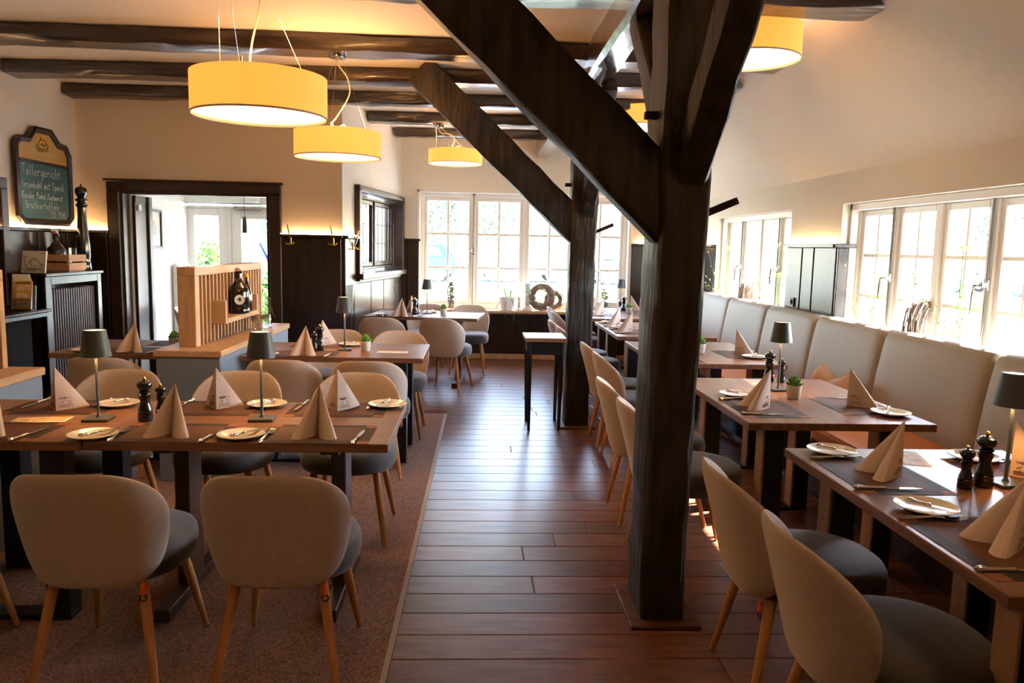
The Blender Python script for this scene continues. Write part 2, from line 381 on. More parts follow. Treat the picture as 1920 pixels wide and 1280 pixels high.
# ------------------------------------------------------------------ windows
def window(name, label, M, W, H, n, cols, rows, fm, fw=.045, sw=.05, rods=(), handle=True, depth=.09, bar=.018, bd=(.02, .055)):
    root = thing(name, label, 'window', kind='structure'); root.matrix_world = M
    fr = MB().box(0, fw, 0, depth, 0, H, c=.006).box(W - fw, W, 0, depth, 0, H, c=.006).box(fw, W - fw, 0, depth, 0, fw, c=.006).box(fw, W - fw, 0, depth, H - fw, H, c=.006)
    cw = (W - 2 * fw - (n - 1) * .05) / n
    for i in range(1, n): fr.box(fw + i * (cw + .05) - .05, fw + i * (cw + .05), .0, depth, fw, H - fw, c=.006)
    fr.build('window_frame', fm, root)
    pw = (cw - 2 * sw - (cols - 1) * bar) / cols; ph = (H - 2 * fw - 2 * sw - (rows - 1) * bar) / rows
    cm = MB().box(0, sw, .015, .06, 0, H - 2 * fw, c=.006).box(cw - sw, cw, .015, .06, 0, H - 2 * fw, c=.006).box(sw, cw - sw, .015, .06, 0, sw, c=.006).box(sw, cw - sw, .015, .06, H - 2 * fw - sw, H - 2 * fw, c=.006)
    for k in range(1, cols): cm.box(sw + k * (pw + bar) - bar, sw + k * (pw + bar), bd[0], bd[1], sw, H - 2 * fw - sw, c=.004)
    for k in range(1, rows): cm.box(sw, cw - sw, bd[0], bd[1], sw + k * (ph + bar) - bar, sw + k * (ph + bar), c=.004)
    cme = cm.mesh('casement', fm); pme = MB().box(0, pw, .036, .040, 0, ph).mesh('pane', M_glass, 0)
    for i in range(n):
        c = link('casement', cme, root); c.location = (fw + i * (cw + .05), 0, fw)
        for a in range(cols):
            for b in range(rows):
                p = link('pane', pme, c); p.location = (sw + a * (pw + bar), 0, sw + b * (ph + bar))
    for i in rods:
        x = fw + i * (cw + .05) - .025
        rd = MB().tube([(x, -.012, .03), (x, -.012, H - .02)], .0075, 8).box(x - .018, x + .018, -.02, .002, H - .045, H - .015, c=.003).box(x - .012, x + .012, -.028, .0, H - .012, H + .03, c=.004)
        rd.box(x - .016, x + .016, -.022, .002, .02, .05, c=.003).box(x - .016, x + .016, -.022, .002, H * .47, H * .53, c=.004)
        ro = rd.build('bolt_rod', M_rod if fm is not M_wain else M_blk, root)
        hm = MB().box(x - .014, x + .014, -.05, -.015, H * .485, H * .515, c=.004).tube([(x, -.045, H * .5), (x - .05, -.05, H * .495), (x - .06, -.05, H * .44), (x - .065, -.05, H * .36)], [.008, .008, .008, .006], 8)
        hm.build('handle', M_chrome, ro)
    return root
window('window_1', 'big white four-casement window in the end wall', T((-.78, Y1 + .09, .66)), 2.81, 1.54, 4, 2, 3, M_frame, .075, .042, rods=(1, 3), bar=.03)
for k, (a, b) in enumerate(WR):
    Mw = T((X1 + .12, b, ZS)) @ RZ(-PI / 2)
    window('window_%d' % (k + 2), ('white casement window above the bench with a wicker wreath on its sill, before the dark pilaster',
           'farther white casement window behind the bench, beyond the dark pilaster')[k], Mw, b - a, ZH - ZS, 4, 2, 3, M_frame, .05, .048, rods=(1, 3), bar=.026)
Wl = window('window_5', 'dark framed leaded window in the slanted alcove wall', MA @ T((wa + .05, .055, wz0 + .05)), wb - wa - .1, wz1 - wz0 - .1, 2, 4, 3, M_wain, .03, .05, bar=.007, depth=.05, bd=(.034, .042))
# hall windows: a fixed light and a door-like light
window('window_6', 'tall white fixed light at the far end of the hall', T((-3.5, 9.42, .05)), .52, 1.86, 1, 1, 1, M_white, .03, .09)
Wd = window('door_1', 'white glazed outer door at the end of the hall', T((-2.98, 9.42, .05)), .95, 1.86, 1, 1, 1, M_white, .03, .12)
window('window_7', 'white fixed light beside the glazed hall door', T((-2.03, 9.42, .05)), .66, 1.86, 1, 1, 1, M_white, .03, .09)
dc = thing('door_closer', 'grey sliding door closer on the glazed hall door', 'door closer', (-2.9, 9.4, 1.86))
MB().box(0, .34, -.05, 0, 0, .045, c=.006).build('closer_body', M_chrome, dc)
MB().box(.1, .62, -.03, -.012, .03, .045, c=.003).build('closer_arm', M_chrome, dc)
# moulding strips round the end window
mb = MB().box(-.80, -.76, Y1 - .014, Y1 + .10, .66, 2.215, c=.005).box(2.01, 2.05, Y1 - .014, Y1 + .10, .66, 2.215, c=.005).box(-.80, 2.05, Y1 - .014, Y1 + .10, 2.185, 2.215, c=.005)
struct('trim_1', mb, M_frame, 'white moulded surround of the end window', 'trim')
struct('window_sill_1', MB().box(-.9, 2.15, Y1 - .19, Y1 + .1, .63, .662, c=.006), M_oakx, 'sunlit oak window sill under the end window', 'window sill')
for k, (a, b) in enumerate(WR):
    struct('window_sill_%d' % (k + 2), MB().box(X1 - .03, X1 + .14, a, b, ZS - .03, ZS, c=.006), M_frame,
           ('white window sill behind the middle of the bench', 'white window sill behind the far half of the bench')[k], 'window sill')
    mb = MB().box(X1 + .06, X1 + .12, a, a + .03, ZS, ZH, c=.004).box(X1 + .06, X1 + .12, b - .03, b, ZS, ZH, c=.004).box(X1 + .06, X1 + .12, a, b, ZH - .05, ZH, c=.004)
    struct('trim_%d' % (k + 2), mb, M_frame, 'white moulded window surround', 'trim')
# ------------------------------------------------------------------ wainscot, caps, baseboards
ZW = 1.565
def wains(name, label, M, L, H=ZW, seams=(), t=.025, cap=True, base=True):
    root = thing(name, label, 'panelling', kind='structure'); root.matrix_world = M
    xs = [0] + list(seams) + [L]
    for a, b in zip(xs, xs[1:]): MB().box(a + .011, b - .011, -t, 0, .0, H - .02, c=.004).build('panel', M_wain, root)
    MB().box(0, L, -t * .2, 0, 0, H - .02).build('backing', M_wain, root)
    if cap: MB().box(-.01, L + .01, -t - .035, 0, H - .02, H + .012, c=.006).build('cap_rail', M_wain, root)
    return root
def led(name, M, L):
    o = MB().box(0, L, -.022, -.010, .0, .006, M).build(name, M_led); return o
leds = []
wains('trim_10', 'dark wood panelling with coat hooks beside the doorway', T((-1.95, YL, 0)), .605)
wains('trim_11', 'dark wood panelling in the corner by the radiator cabinet', T((X0, YL, 0)), .28)
wains('trim_12', 'dark wood panelling on the wall below the chalkboard', T((X0, 4.4, 0)) @ RZ(PI / 2), YL - 4.4, seams=(.5, 1.1, 1.75, 2.2, 2.62, 3.1))
wains('trim_13', 'pale reflecting dark wood panels under the leaded window', MA, WLn, wz0 - .06, seams=(.35, .95, 1.5, 2.05), cap=False)
wains('trim_14', 'short dark panel with a hook at the alcove corner', MA, wa - .07)
wains('trim_15', 'dark wood panelling beside the end window, alcove corner', T((-1.0, Y1, 0)), .24, seams=(.07,))
wains('trim_16', 'dark wood panelling between end window and bench corner', T((2.06, Y1, 0)), .74, seams=(.3,))
wains('trim_17', 'dark wood panelling below the end window', T((-1.0, Y1 - .01, 0)), 3.8, .62, cap=False)
wains('trim_18', 'dark panelled pilaster between the bench windows', T((X1, 6.82, 0)) @ RZ(-PI / 2), .96, seams=(.33, .56))
p18 = bpy.data.objects['trim_18']
MB().box(.958, .982, -.02, .10, 0, ZW - .02, c=.004).build('panel', M_wain, p18)
MB().box(.94, 1.0, -.05, .11, ZW - .02, ZW + .012, c=.004).build('cap_rail', M_wain, p18)
wains('trim_19', 'dark panelling on the bench wall in the far corner', T((X1, Y1, 0)) @ RZ(-PI / 2), 1.29, seams=(.5, .9))
wains('trim_20', 'dark wall panelling nearest the viewpoint behind the bench', T((X1, 3.72, 0)) @ RZ(-PI / 2), 3.0, seams=(.33, .6, 1.2, 1.8, 2.4))
mb = MB().box(X1 + .001, X1 + .11, 8.962, 8.985, 0, ZW, c=.004)
struct('trim_21', mb, M_wain, 'dark return of the far corner panelling', 'trim')
for nm, M, L, lb in (('led_strip', T((-1.95, YL - .012, ZW + .012)), .6, 'warm light strip along the coat hook panelling'),
                     ('led_strip', T((X0, YL - .012, ZW + .012)), .27, 'warm light strip in the radiator cabinet corner'),
                     ('led_strip', T((X0 + .012, 5.6, ZW + .012)) @ RZ(PI / 2), 2.18, 'warm light strip glowing under the chalkboard'),
                     ('led_strip', MA @ T((.0, -.012, ZW + .012)), .38, 'short warm light strip beside the leaded window'),
                     ('led_strip', T((X1 - .012, 6.80, ZW + .012)) @ RZ(-PI / 2), .92, 'warm light strip on the pilaster between bench windows'),
                     ('led_strip', T((X1 - .012, 10.2, ZW + .012)) @ RZ(-PI / 2), 1.2, 'warm light strip in the far bench corner'),
                     ('led_strip', T((2.1, Y1 - .012, ZW + .012)), .7, 'warm light strip beside the end window')):
    tag(led(nm, M, L), lb, 'light strip', 'warm light strips on the panelling')
struct('baseboard_back', MB().box(-1.0, 2.8, Y1 - .06, Y1 - .03, 0, .07, c=.006), M_oakx, 'red-brown skirting board under the end window', 'skirting')
# doorway casing
dr = thing('door_2', 'dark wood casing of the wide doorway to the hall', 'doorway', kind='structure')
mb = MB().box(-3.62, -3.5, YL - .035, YL + .02, 0, 1.955, c=.008).box(-2.06, -1.94, YL - .035, YL + .02, 0, 1.955, c=.008).box(-3.62, -1.94, YL - .035, YL + .02, 1.955, 2.06, c=.008).box(-3.64, -1.92, YL - .05, YL, 2.05, 2.075, c=.006)
mb.build('casing', M_door, dr)
MB().box(-3.502, -3.478, YL, YL + .15, 0, 1.955, c=.003).box(-2.09, -2.062, YL, YL + .15, 0, 1.955, c=.003).box(-3.48, -2.09, YL, YL + .15, 1.935, 1.958, c=.003).build('jamb_lining', M_door, dr)
# side door inside the hall
d2 = thing('door_3', 'dark side door standing in the hall wall behind the casing', 'door', kind='structure')
MB().box(-3.46, -3.43, YL + .16, YL + .20, 0, 1.9, c=.004).box(-3.46, -3.40, YL + .42, YL + .50, 0, 1.93, c=.006).box(-3.46, -3.42, YL + .16, YL + .5, 1.86, 1.93, c=.004).build('casing', M_door, d2)
MB().box(-3.455, -3.425, YL + .15, YL + .46, .0, 1.90, c=.003).build('door_leaf', M_door, d2)
MB().box(-3.44, -3.41, YL + .2, YL + .27, 1.78, 1.84, c=.004).build('hinge', M_paper, d2)

# ------------------------------------------------------------------ timber frame
def timber(p0, p1, wd, ht, up=(0, 0, 1), seg=10, jit=.006, cham=.014, seed=0, ends=(1, 1)):
    r = random.Random(seed); p0 = Vector(p0); p1 = Vector(p1); d = (p1 - p0).normalized()
    s_ = d.cross(Vector(up)).normalized(); t = s_.cross(d)
    secs = []
    off = [[r.uniform(-jit, jit) for _ in range(8)] for _ in range(seg + 1)]
    for i in range(seg + 1):
        c = p0.lerp(p1, i / seg); k = ends[0] + (ends[1] - ends[0]) * i / seg; a, b = wd / 2 * k, ht / 2 * k; q = cham * r.uniform(.5, 1.5)
        ring = [(-a, -b + q), (-a + q, -b), (a - q, -b), (a, -b + q), (a, b - q), (a - q, b), (-a + q, b), (-a, b - q)]
        secs.append([tuple(c + s_ * (x + off[i][j]) + t * (y + off[i][(j + 3) % 8])) for j, (x, y) in enumerate(ring)])
    mb = MB(); mb.sweep(secs); return mb
def post(name, label, x0, x1, y0, y1, seed, trim):
    root = thing(name, label, 'timber post', ((x0 + x1) / 2, y0, 0)); inv = T((-(x0 + x1) / 2, -y0, 0))
    cx, cy = (x0 + x1) / 2, (y0 + y1) / 2
    def put(mb, nm, m=M_timber, par=root, a=40):
        mb2 = MB(); mb2.add(mb.v, mb.f, inv); return mb2.build(nm, m, par, a)
    put(timber((cx - .006, cy, 0), (cx + .012, cy, 2.6), y1 - y0, x1 - x0, (1, 0, 0), 22, .005, .016, seed, (1., 1.1)), 'post')
    # brace to the aisle side
    yb = y0 + .09
    put(timber((cx, yb, 1.62), (x0 - 1.25, yb, 2.885), .15, .25, (0, 0, 1), 12, .005, .012, seed + 1), 'brace')
    # braces along the girder
    put(timber((cx + .03, y0 + .04, 1.80), (cx + .035, y0 - .80, 2.64), .11, .15, (0, 0, 1), 8, .004, .01, seed + 2), 'brace')
    put(timber((cx + .03, y1 - .04, 1.86), (cx + .035, y1 + .80, 2.66), .11, .15, (0, 0, 1), 8, .004, .01, seed + 3), 'brace')
    put(MB().box(x0 - .05, x0 + .02, y0 + .10, y0 + .13, 2.0, 2.03, c=.003).box(cx - .015, cx + .025, y0 - .05, y0 + .02, 2.02, 2.045, c=.003).box(x1 - .02, x1 + .045, y0 + .10, y0 + .13, 1.985, 2.02, c=.003), 'peg')
    put(timber((x1 - .02, cy, 1.62), (x1 + .16, cy - .03, 1.70), .02, .028, (0, 0, 1), 3, .001, .003, seed + 5), 'wedge_rod')
    put(MB().box(cx - .012, cx + .012, y0 - .014, y0 + .01, 1.66, 1.80, c=.004), 'mortise_wedge')
    put(MB().box(cx - .07, cx + .0, y0 - .010, y0 + .01, 1.56, 1.83, c=.003).box(cx + .015, cx + .075, y0 - .008, y0 + .01, 1.52, 1.72, c=.003).box(cx - .05, cx - .0, y0 - .009, y0 + .01, 1.84, 2.0, c=.003), 'repair_block')
    if trim:
        f = MB(); q = .055
        for a, b, c, d in ((x0 - q, x1 + q, y0 - q, y0 + .005), (x0 - q, x1 + q, y1 - .005, y1 + q), (x0 - q, x0 + .005, y0, y1), (x1 - .005, x1 + q, y0, y1)): f.box(a, b, c, d, 0, .016, c=.004)
        put(f, 'base_trim', M_plank)
    return root
post('timber_post', 'massive dark hewn oak post in the foreground beside the aisle', .688, .862, 2.915, 3.2, 11, True)
post('timber_post', 'farther dark oak post with brace, beside the small side table', .765, .962, 6.3, 6.52, 31, True)
g = timber((.765, Y0, 2.715), (.83, 10.2, 2.76), .18, .22, (0, 0, 1), 40, .006, .02, 5).build('girder', M_beamy)
tag(g, 'dark longitudinal girder carried by the two posts', 'beam')
bl = [('dark ceiling beam crossing above the foreground post', (-3.88, 3.1, 2.88), (2.3, 3.1, 2.88), .28),
      ('dark ceiling beam ending in a rough stub on the slope, nearest in view', (-3.88, 4.32, 2.88), (2.25, 4.36, 2.88), .26),
      ('thick dark ceiling beam carrying the second pendant lamp', (-3.88, 5.63, 2.88), (2.34, 5.72, 2.88), .27),
      ('dark ceiling beam meeting the brace of the farther post', (-3.88, 6.76, 2.88), (2.15, 6.52, 2.88), .25),
      ('dark ceiling beam lying along the warm doorway wall', (-3.88, 7.66, 2.88), (2.2, 7.60, 2.88), .2),
      ('short dark ceiling beam ending at the alcove wall, above far pendant', (-1.20, 8.72, 2.88), (2.2, 8.66, 2.88), .2),
      ('short dark ceiling beam nearest the end window', (-1.03, 9.82, 2.88), (2.2, 9.72, 2.88), .17)]
for i, (lb, a, b, wd) in enumerate(bl):
    tag(timber(a, b, wd, .12, (0, 0, 1), 30, .007, .024, 60 + i).build('ceiling_beam', M_beam, None, 40), lb, 'beam', 'dark ceiling beams')
tag(timber((-3.88, .9, 2.88), (2.3, .9, 2.88), .27, .12, (0, 0, 1), 30, .007, .024, 90).build('ceiling_beam', M_beam, None, 40), 'dark ceiling beam behind the viewpoint', 'beam', 'dark ceiling beams')

# ------------------------------------------------------------------ rug
rug = thing('rug', 'large brown woven rug with pale bound edge under the tables', 'rug')
MB().prism([(-3.85, -1.5), (-.345, -1.5), (-.262, 6.72), (-3.85, 6.75)], 0.0, .009).build('pile', M_rug, rug, 0)
MB().prism([(-.352, -1.5), (-.332, -1.5), (-.247, 6.735), (-.270, 6.72)], 0, .011).prism([(-3.85, 6.745), (-3.85, 6.72), (-.27, 6.715), (-.247, 6.735)], 0, .011).build('binding', M_bind, rug, 0)

# ------------------------------------------------------------------ chairs
def shell_mesh():
    mb = MB(); NR, NP = 9, 60; n = 3.0
    def P(u, zz, d):
        th = u * math.radians(64)
        h = max(0., min(1., (zz - .37) / .41))
        ax = .220 + .050 * math.sin(min(1, h * 1.15) * PI / 2) + d; by = .215 + .02 * h + d
        sx, cx_ = math.sin(th), math.cos(th)
        e = .80
        x = ax * math.copysign(abs(sx) ** e, sx); y = -by * math.copysign(abs(cx_) ** e, cx_)
        lean = -.085 * h ** 1.4 * max(0, math.cos(th))
        return (x, y + lean + .0, zz)
    def ring(r, side):
        out = []
        t = .019 * max(0., 1 - r ** 5) ** .5
        for k in range(NP):
            p = 2 * PI * k / NP; c, s_ = math.cos(p), math.sin(p)
            u = r * math.copysign(abs(c) ** (2 / n), c); v = r * math.copysign(abs(s_) ** (2 / 2.7), s_)
            hz = .205; zc = .577 - .03 * abs(u) ** 2
            if v > 0: hz = .205 * (1 - .30 * max(0, abs(u) - .35) ** 1.3)
            out.append(P(u, zc + hz * v, side * t))
        return out
    rs = [1 - (1 - i / NR) ** 1.6 for i in range(1, NR + 1)]
    rings = [ring(r, 1) for r in rs] + [ring(r, -1) for r in reversed(rs[:-1])]
    V = [P(0, .577, .019)] + [p for q in rings for p in q] + [P(0, .577, -.019)]; F = []
    for k in range(NP): F.append((0, 1 + k, 1 + (k + 1) % NP))
    for i in range(len(rings) - 1):
        for k in range(NP):
            j = (k + 1) % NP; a = 1 + i * NP; F.append((a + k, a + NP + k, a + NP + j, a + j))
    e = len(V) - 1; a = 1 + (len(rings) - 1) * NP
    for k in range(NP): F.append((a + k, e, a + (k + 1) % NP))
    mb.add(V, F); return mb
def seat_mesh():
    mb = MB(); N = 40; secs = []
    for r, z in ((.0, .362), (.80, .362), (.94, .368), (.985, .385), (1, .42), (.99, .452), (.95, .470), (.85, .480), (.6, .487), (0, .490)):
        secs.append((r, z))
    V = []; F = []; rings = []
    for r, z in secs:
        if r == 0: rings.append([len(V)]); V.append((0, .03, z)); continue
        k0 = len(V); rings.append(list(range(k0, k0 + N)))
        for k in range(N):
            p = 2 * PI * k / N; c, s_ = math.cos(p), math.sin(p)
            V.append((.243 * r * math.copysign(abs(c) ** .86, c), .045 + .245 * r * math.copysign(abs(s_) ** .86, s_), z))
    for a, b in zip(rings, rings[1:]):
        for k in range(N):
            j = (k + 1) % N
            if len(a) == 1: F.append((a[0], b[j], b[k]))
            elif len(b) == 1: F.append((a[k], a[j], b[0]))
            else: F.append((a[k], a[j], b[j], b[k]))
    mb.add(V, F); return mb
CH = thing('upholstered_chair', '', 'chair')
shell_mesh().build('backrest', M_shell, CH, 0 or 80)
seat_mesh().build('seat', M_seat, CH, 80)
for sx in (-1, 1):
    for top, foot in (((.15 * sx, .17, .375), (.205 * sx, .262, .008)), ((.14 * sx, -.13, .375), (.203 * sx, -.205, .008))):
        lg = MB().tube([top, tuple(Vector(top).lerp(Vector(foot), .5)), foot], [.0185, .0165, .0105], 14)
        lg.build('leg', M_oakleg, CH)
        MB().lathe([(0, 0), (.009, 0), (.009, .009), (0, .009)], 10, T((foot[0], foot[1], 0))).build('foot_glide', M_chrome, CH.children[-1])
first = [True]
def chair(x, y, rz, label, group, ztag=False, z=.0):
    if first[0]: CH.location = (x, y, z); CH.rotation_euler = (0, 0, rz); CH['label'] = label; CH['group'] = group; first[0] = False; c = CH
    else: c = dup(CH, (x, y, z), rz, label, group)
    return c
NF = PI; RGT = -PI / 2; zr = .0095
tagged = []
gA = 'chairs around the rug tables'; gR = 'chairs along the aisle side of the bench tables'; gC = 'chairs at the alcove table'
tagged.append(chair(-.645, 2.62, 0, 'beige chair seen from behind at front table, nearest the aisle', gA, z=zr))
tagged.append(chair(-1.235, 2.62, 0, 'beige chair seen from behind, second from the aisle at front table', gA, z=zr))
chair(-1.95, 2.62, 0, 'chair cut by the picture edge at the front table', gA, z=zr)
chair(-.64, 3.93, NF, 'beige chair facing us across the front table, nearest the aisle', gA, z=zr)
chair(-1.27, 3.93, NF, 'beige chair facing us across the front table, middle one', gA, z=zr)
chair(-1.90, 3.93, NF, 'beige chair facing us across the front table, behind the pepper mills', gA, z=zr)
chair(-.67, 4.98, 0, 'chair back at near side of divider table, aisle end', gA, z=zr)
chair(-1.20, 4.98, 0, 'chair back at near side of divider table, beside the blue-grey divider', gA, z=zr)
chair(-2.28, 4.98, 0, 'chair back at near side of the table behind the divider', gA, z=zr)
chair(-.62, 6.05, NF, 'chair facing us on the far side of divider table, aisle end', gA, z=zr)
chair(-1.13, 6.08, NF, 'chair facing us on the far side of divider table, behind the lamp', gA, z=zr)
chair(-2.92, 8.45, RGT, 'grey chair in the bright hall beyond the doorway', gA)
chair(-.93, 7.93, -.10, 'chair back at near side of alcove table, wall end', gC)
chair(-.30, 7.93, -.28, 'chair turned slightly at near side of alcove table, aisle end', gC)
chair(-.62, 9.18, NF - .1, 'chair facing us at far side of alcove table, beside the lamp', gC)
chair(-.09, 9.12, NF - .05, 'chair facing us at far side of alcove table, window sill behind', gC)
tagged.append(chair(1.115, 2.50, RGT, 'chair at nearest bench table, the one just past the foreground post', gR))
chair(1.125, 1.95, RGT, 'chair closest to us at nearest bench table with dark velvet seat', gR)
chair(1.01, 3.60, RGT, 'chair half hidden by foreground post, near chair at second bench table', gR)
chair(1.00, 4.19, RGT, 'chair left of foreground post, far chair at second bench table', gR)
chair(1.14, 5.28, RGT, 'near chair at third bench table, inside of its backrest showing', gR)
chair(1.13, 5.83, RGT, 'far chair at third bench table beside the farther post', gR)
chair(1.06, 7.05, RGT, 'near chair at fourth bench table, partly behind the farther post', gR)
chair(1.04, 7.62, RGT, 'far chair at fourth bench table, below the window sill', gR)
chair(1.17, 8.75, RGT, 'near chair at the last bench table by the end window', gR)
chair(1.19, 9.38, RGT, 'far chair at the last bench table, in front of the small wreath', gR)
for c in tagged:
    lg = c.children[-1]
    q = MB().box(.155, .166, -.182, -.170, .335, .372, c=.002); q.build('hanging_strap', M_orange, c)['label'] = 'orange strap'
    MB().tube([(.16 + .011 * math.cos(a), -.176, .324 + .011 * math.sin(a)) for a in [i * PI / 8 for i in range(17)]], .0028, 6).build('strap_ring', M_blk, c)

# ------------------------------------------------------------------ tables
ZT = .75
def table(name, label, x0, x1, y0, y1, legs, m=M_top, rz=0., pv=None, z=0.):
    cx, cy = (x0 + x1) / 2, (y0 + y1) / 2; hx, hy = (x1 - x0) / 2, (y1 - y0) / 2
    root = thing(name, label, 'table', (cx, cy, z), rz, 'oak dining tables')
    h = ZT - z
    MB().box(-hx, hx, -hy, hy, h - .034, h, c=.003).build('tabletop', m, root)
    if legs == 'sled':           # two brown trestles, across the short side
        for sx in (-1, 1):
            x = sx * (hx - .24)
            MB().box(x - .03, x + .03, -.075, .075, .05, h - .034, c=.004).build('leg', M_brnleg, root)
            MB().box(x - .03, x + .03, -hy + .06, hy - .06, 0, .05, c=.004).build('foot_rail', M_brnleg, root)
            MB().prism([(-hy + .08, h - .036), (hy - .08, h - .036), (hy - .12, h - .075), (-hy + .12, h - .075)], x - .035, x + .035, Matrix(((0, 0, 1, 0), (1, 0, 0, 0), (0, 1, 0, 0), (0, 0, 0, 1)))).build('crossbar', M_brnleg, root)
    else:                        # black square frame legs
        ax = (hx - .16) if legs == 'frame' else hx - .2
        for sy in (-1, 1):
            y = sy * (hy - .14)
            for sx in (-1, 1):
                lg = MB().box(sx * ax - .045, sx * ax + .045, y - .045, y + .045, .02, h - .034, c=.003).build('leg', M_blk, root)
                if m is M_topy: MB().box(sx * ax - .056, sx * ax - .0455, y - .044, y + .044, .02, h - .035, c=.002).build('lit_side_strip', M_leglit, lg)  # thin tan strip paints warm light on the leg's aisle side
            MB().box(-ax - .045, ax + .045, y - .045, y + .045, 0, .02, c=.003).build('foot_plate', M_blk, root)
    return root
table('dining_table', 'oak table at the front on the rug, its end at the aisle', -1.45, -.325, 2.845, 3.605, 'sled', z=zr)
table('dining_table', 'oak table joined to the front rug table, running out of the picture', -2.22, -1.454, 2.835, 3.60, 'frame', z=zr)
table('dining_table', 'oak table on the aisle side of the slatted divider', -1.54, -.35, 5.07, 5.82, 'frame', z=zr)
table('dining_table', 'oak table between slatted divider and radiator cabinet', -2.78, -1.97, 5.08, 5.82, 'frame', z=zr)
aC = math.radians(-7)
table('dining_table', 'oak table in the alcove under the leaded window', -1.14, .06, 8.02, 8.76, 'sled', rz=aC)
table('dining_table', 'nearest oak table of the bench row', 1.20, 2.07, 1.58, 2.85, 'frame', M_topy)
table('dining_table', 'second oak table of the bench row, right of the post', 1.213, 2.07, 3.275, 4.46, 'frame', M_topy)
table('dining_table', 'third oak table of the bench row, behind the post', 1.225, 2.10, 5.02, 6.22, 'frame', M_topy)
table('dining_table', 'fourth oak table of the bench row, right of farther post', 1.225, 2.10, 6.55, 7.86, 'frame', M_topy)
table('dining_table', 'last oak table of the bench row, near the end window', 1.24, 2.10, 8.22, 9.70, 'frame', M_topy)
st = thing('side_table', 'small dark side table with tapered legs beside the farther post', 'side table', (.575, 6.36, 0))
MB().box(-.175, .165, -.20, .21, .735, .77, c=.003).build('tabletop', M_top, st)
MB().box(-.15, .14, -.175, .185, .63, .735, c=.002).build('apron', M_blk, st)
for x in (-.138, .128):
    for y in (-.163, .173):
        MB().tube([(x, y, .735), (x * .93, y, 0)], [.022, .012], 4).build('leg', M_blk, st)

# ------------------------------------------------------------------ table ware (one of each, then copies)
def proto(name, cat, group):
    o = thing(name, '', cat, (0, 0, -50), 0, group); return o
# napkin: upright folded pyramid, ridge towards +y, valley towards the diner at -y
half = [(0, .035), (.030, .002), (.060, -.034), (.083, -.066), (.087, -.078), (.083, -.088), (.070, -.096), (.054, -.097), (.038, -.089), (.022, -.069), (.009, -.042), (0, -.012)]
ring = half + [(-x, y) for x, y in reversed(half[1:-1])]
nb = MB(); VV = []
hs = [0, .04, .09, .14, .189]; NN = len(ring)
for h in hs:
    k = 1 - h / .1915; VV += [(x * k, .030 + (y - .030) * k, h) for x, y in ring]
FF = [tuple(reversed(range(NN)))] + [(a * NN + i, a * NN + (i + 1) % NN, (a + 1) * NN + (i + 1) % NN, (a + 1) * NN + i) for a in range(len(hs) - 1) for i in range(NN)] + [tuple(range(4 * NN, 5 * NN))]
nb.add(VV, FF); NAP_ME = nb.mesh('folded_napkin', M_napkin, 28)
# printed emblem: little brown strokes on both outer faces
def face_pt(sx, a, h):                      # a along the wing 0..1, h height
    k = 1 - h / .1915; x = .064 * a * sx; y = .035 - .072 * a
    return Vector((x * k + .0012 * sx, .030 + (y - .030) * k + .0012, h))
pb = MB(); rr = random.Random(5)
for sx in (1, -1):
    for i in range(16):
        a0 = rr.uniform(.18, .6); h0 = .018 + .038 * rr.random(); a1 = min(.92, a0 + rr.uniform(.1, .3)); h1 = h0 + rr.uniform(-.006, .008)
        if i < 3: a0, a1, h0, h1 = .12, .8, .010 + i * .005, .010 + i * .005
        pts = [face_pt(sx, a0 + (a1 - a0) * t, h0 + (h1 - h0) * t + (.003 * math.sin(t * 9 + i) if i > 2 else 0)) for t in (0, .33, .66, 1)]
        pb.tube(pts, .0009, 4)
PRINT_ME = pb.mesh('printed_emblem', M_print, 0)
plate_b = MB().lathe([(0, .003), (.045, .003), (.05, 0), (.055, .002), (.075, .010), (.0875, .0145), (.089, .016), (.0875, .0175), (.070, .0125), (.058, .0075), (.052, .0055), (0, .005)], 40)
PLATE_ME = plate_b.mesh('side_plate', M_plate, 30)
def knife_mesh(L):
    mb = MB(); hl = L * .46
    mb.tube([(0, 0, .006), (0, .008, .006), (0, .02, .006), (0, hl * .35, .005), (0, hl * .8, .005), (0, hl * .93, .0055), (0, hl, .005)], [.003, .0075, .0085, .0058, .0052, .0066, .0042], 10)
    secs = []
    for t, wd in ((0, .004), (.06, .008), (.3, .0095), (.7, .0095), (.9, .006), (1, .0012)):
        y = hl + (L - hl) * t
        secs.append([(-wd * .9, y, .0035), (wd * .9 if t < .9 else wd * .3, y, .0035), (wd * .9 if t < .9 else wd * .3, y, .0052), (-wd * .9, y, .0052)])
    mb.sweep(secs); mb.v = [(x, y - L / 2, z) for x, y, z in mb.v]
    return mb
KNIFE_ME = knife_mesh(.225).mesh('table_knife', M_steel, 40); BUTTER_ME = knife_mesh(.165).mesh('butter_knife', M_steel, 40)
fk = MB(); fk.tube([(0, -.1, .004), (0, -.09, .004), (0, -.075, .0045), (0, -.04, .007), (0, .0, .012), (0, .022, .010), (0, .03, .008)], [.003, .0078, .0082, .0055, .0036, .004, .005], 8)
fk.sweep([[(-a, y, z), (a, y, z), (a, y, z + .0016), (-a, y, z + .0016)] for a, y, z in ((.005, .028, .0075), (.0105, .04, .005), (.0115, .052, .0042))])
for i in range(4):
    x = -.0098 + i * .00653
    fk.sweep([[(x - a, y, z), (x + a, y, z), (x + a, y, z + .0016), (x - a, y, z + .0016)] for a, y, z in ((.0020, .05, .0042), (.0019, .07, .0045), (.0017, .088, .008), (.0008, .096, .0105))])
FORK_ME = fk.mesh('table_fork', M_steel, 40)
pm_ = MB(); W_, D_ = .43, .30
pm_.cur = 0; pm_.box(-W_ / 2, W_ / 2, -D_ / 2, D_ / 2, 0, .0012)
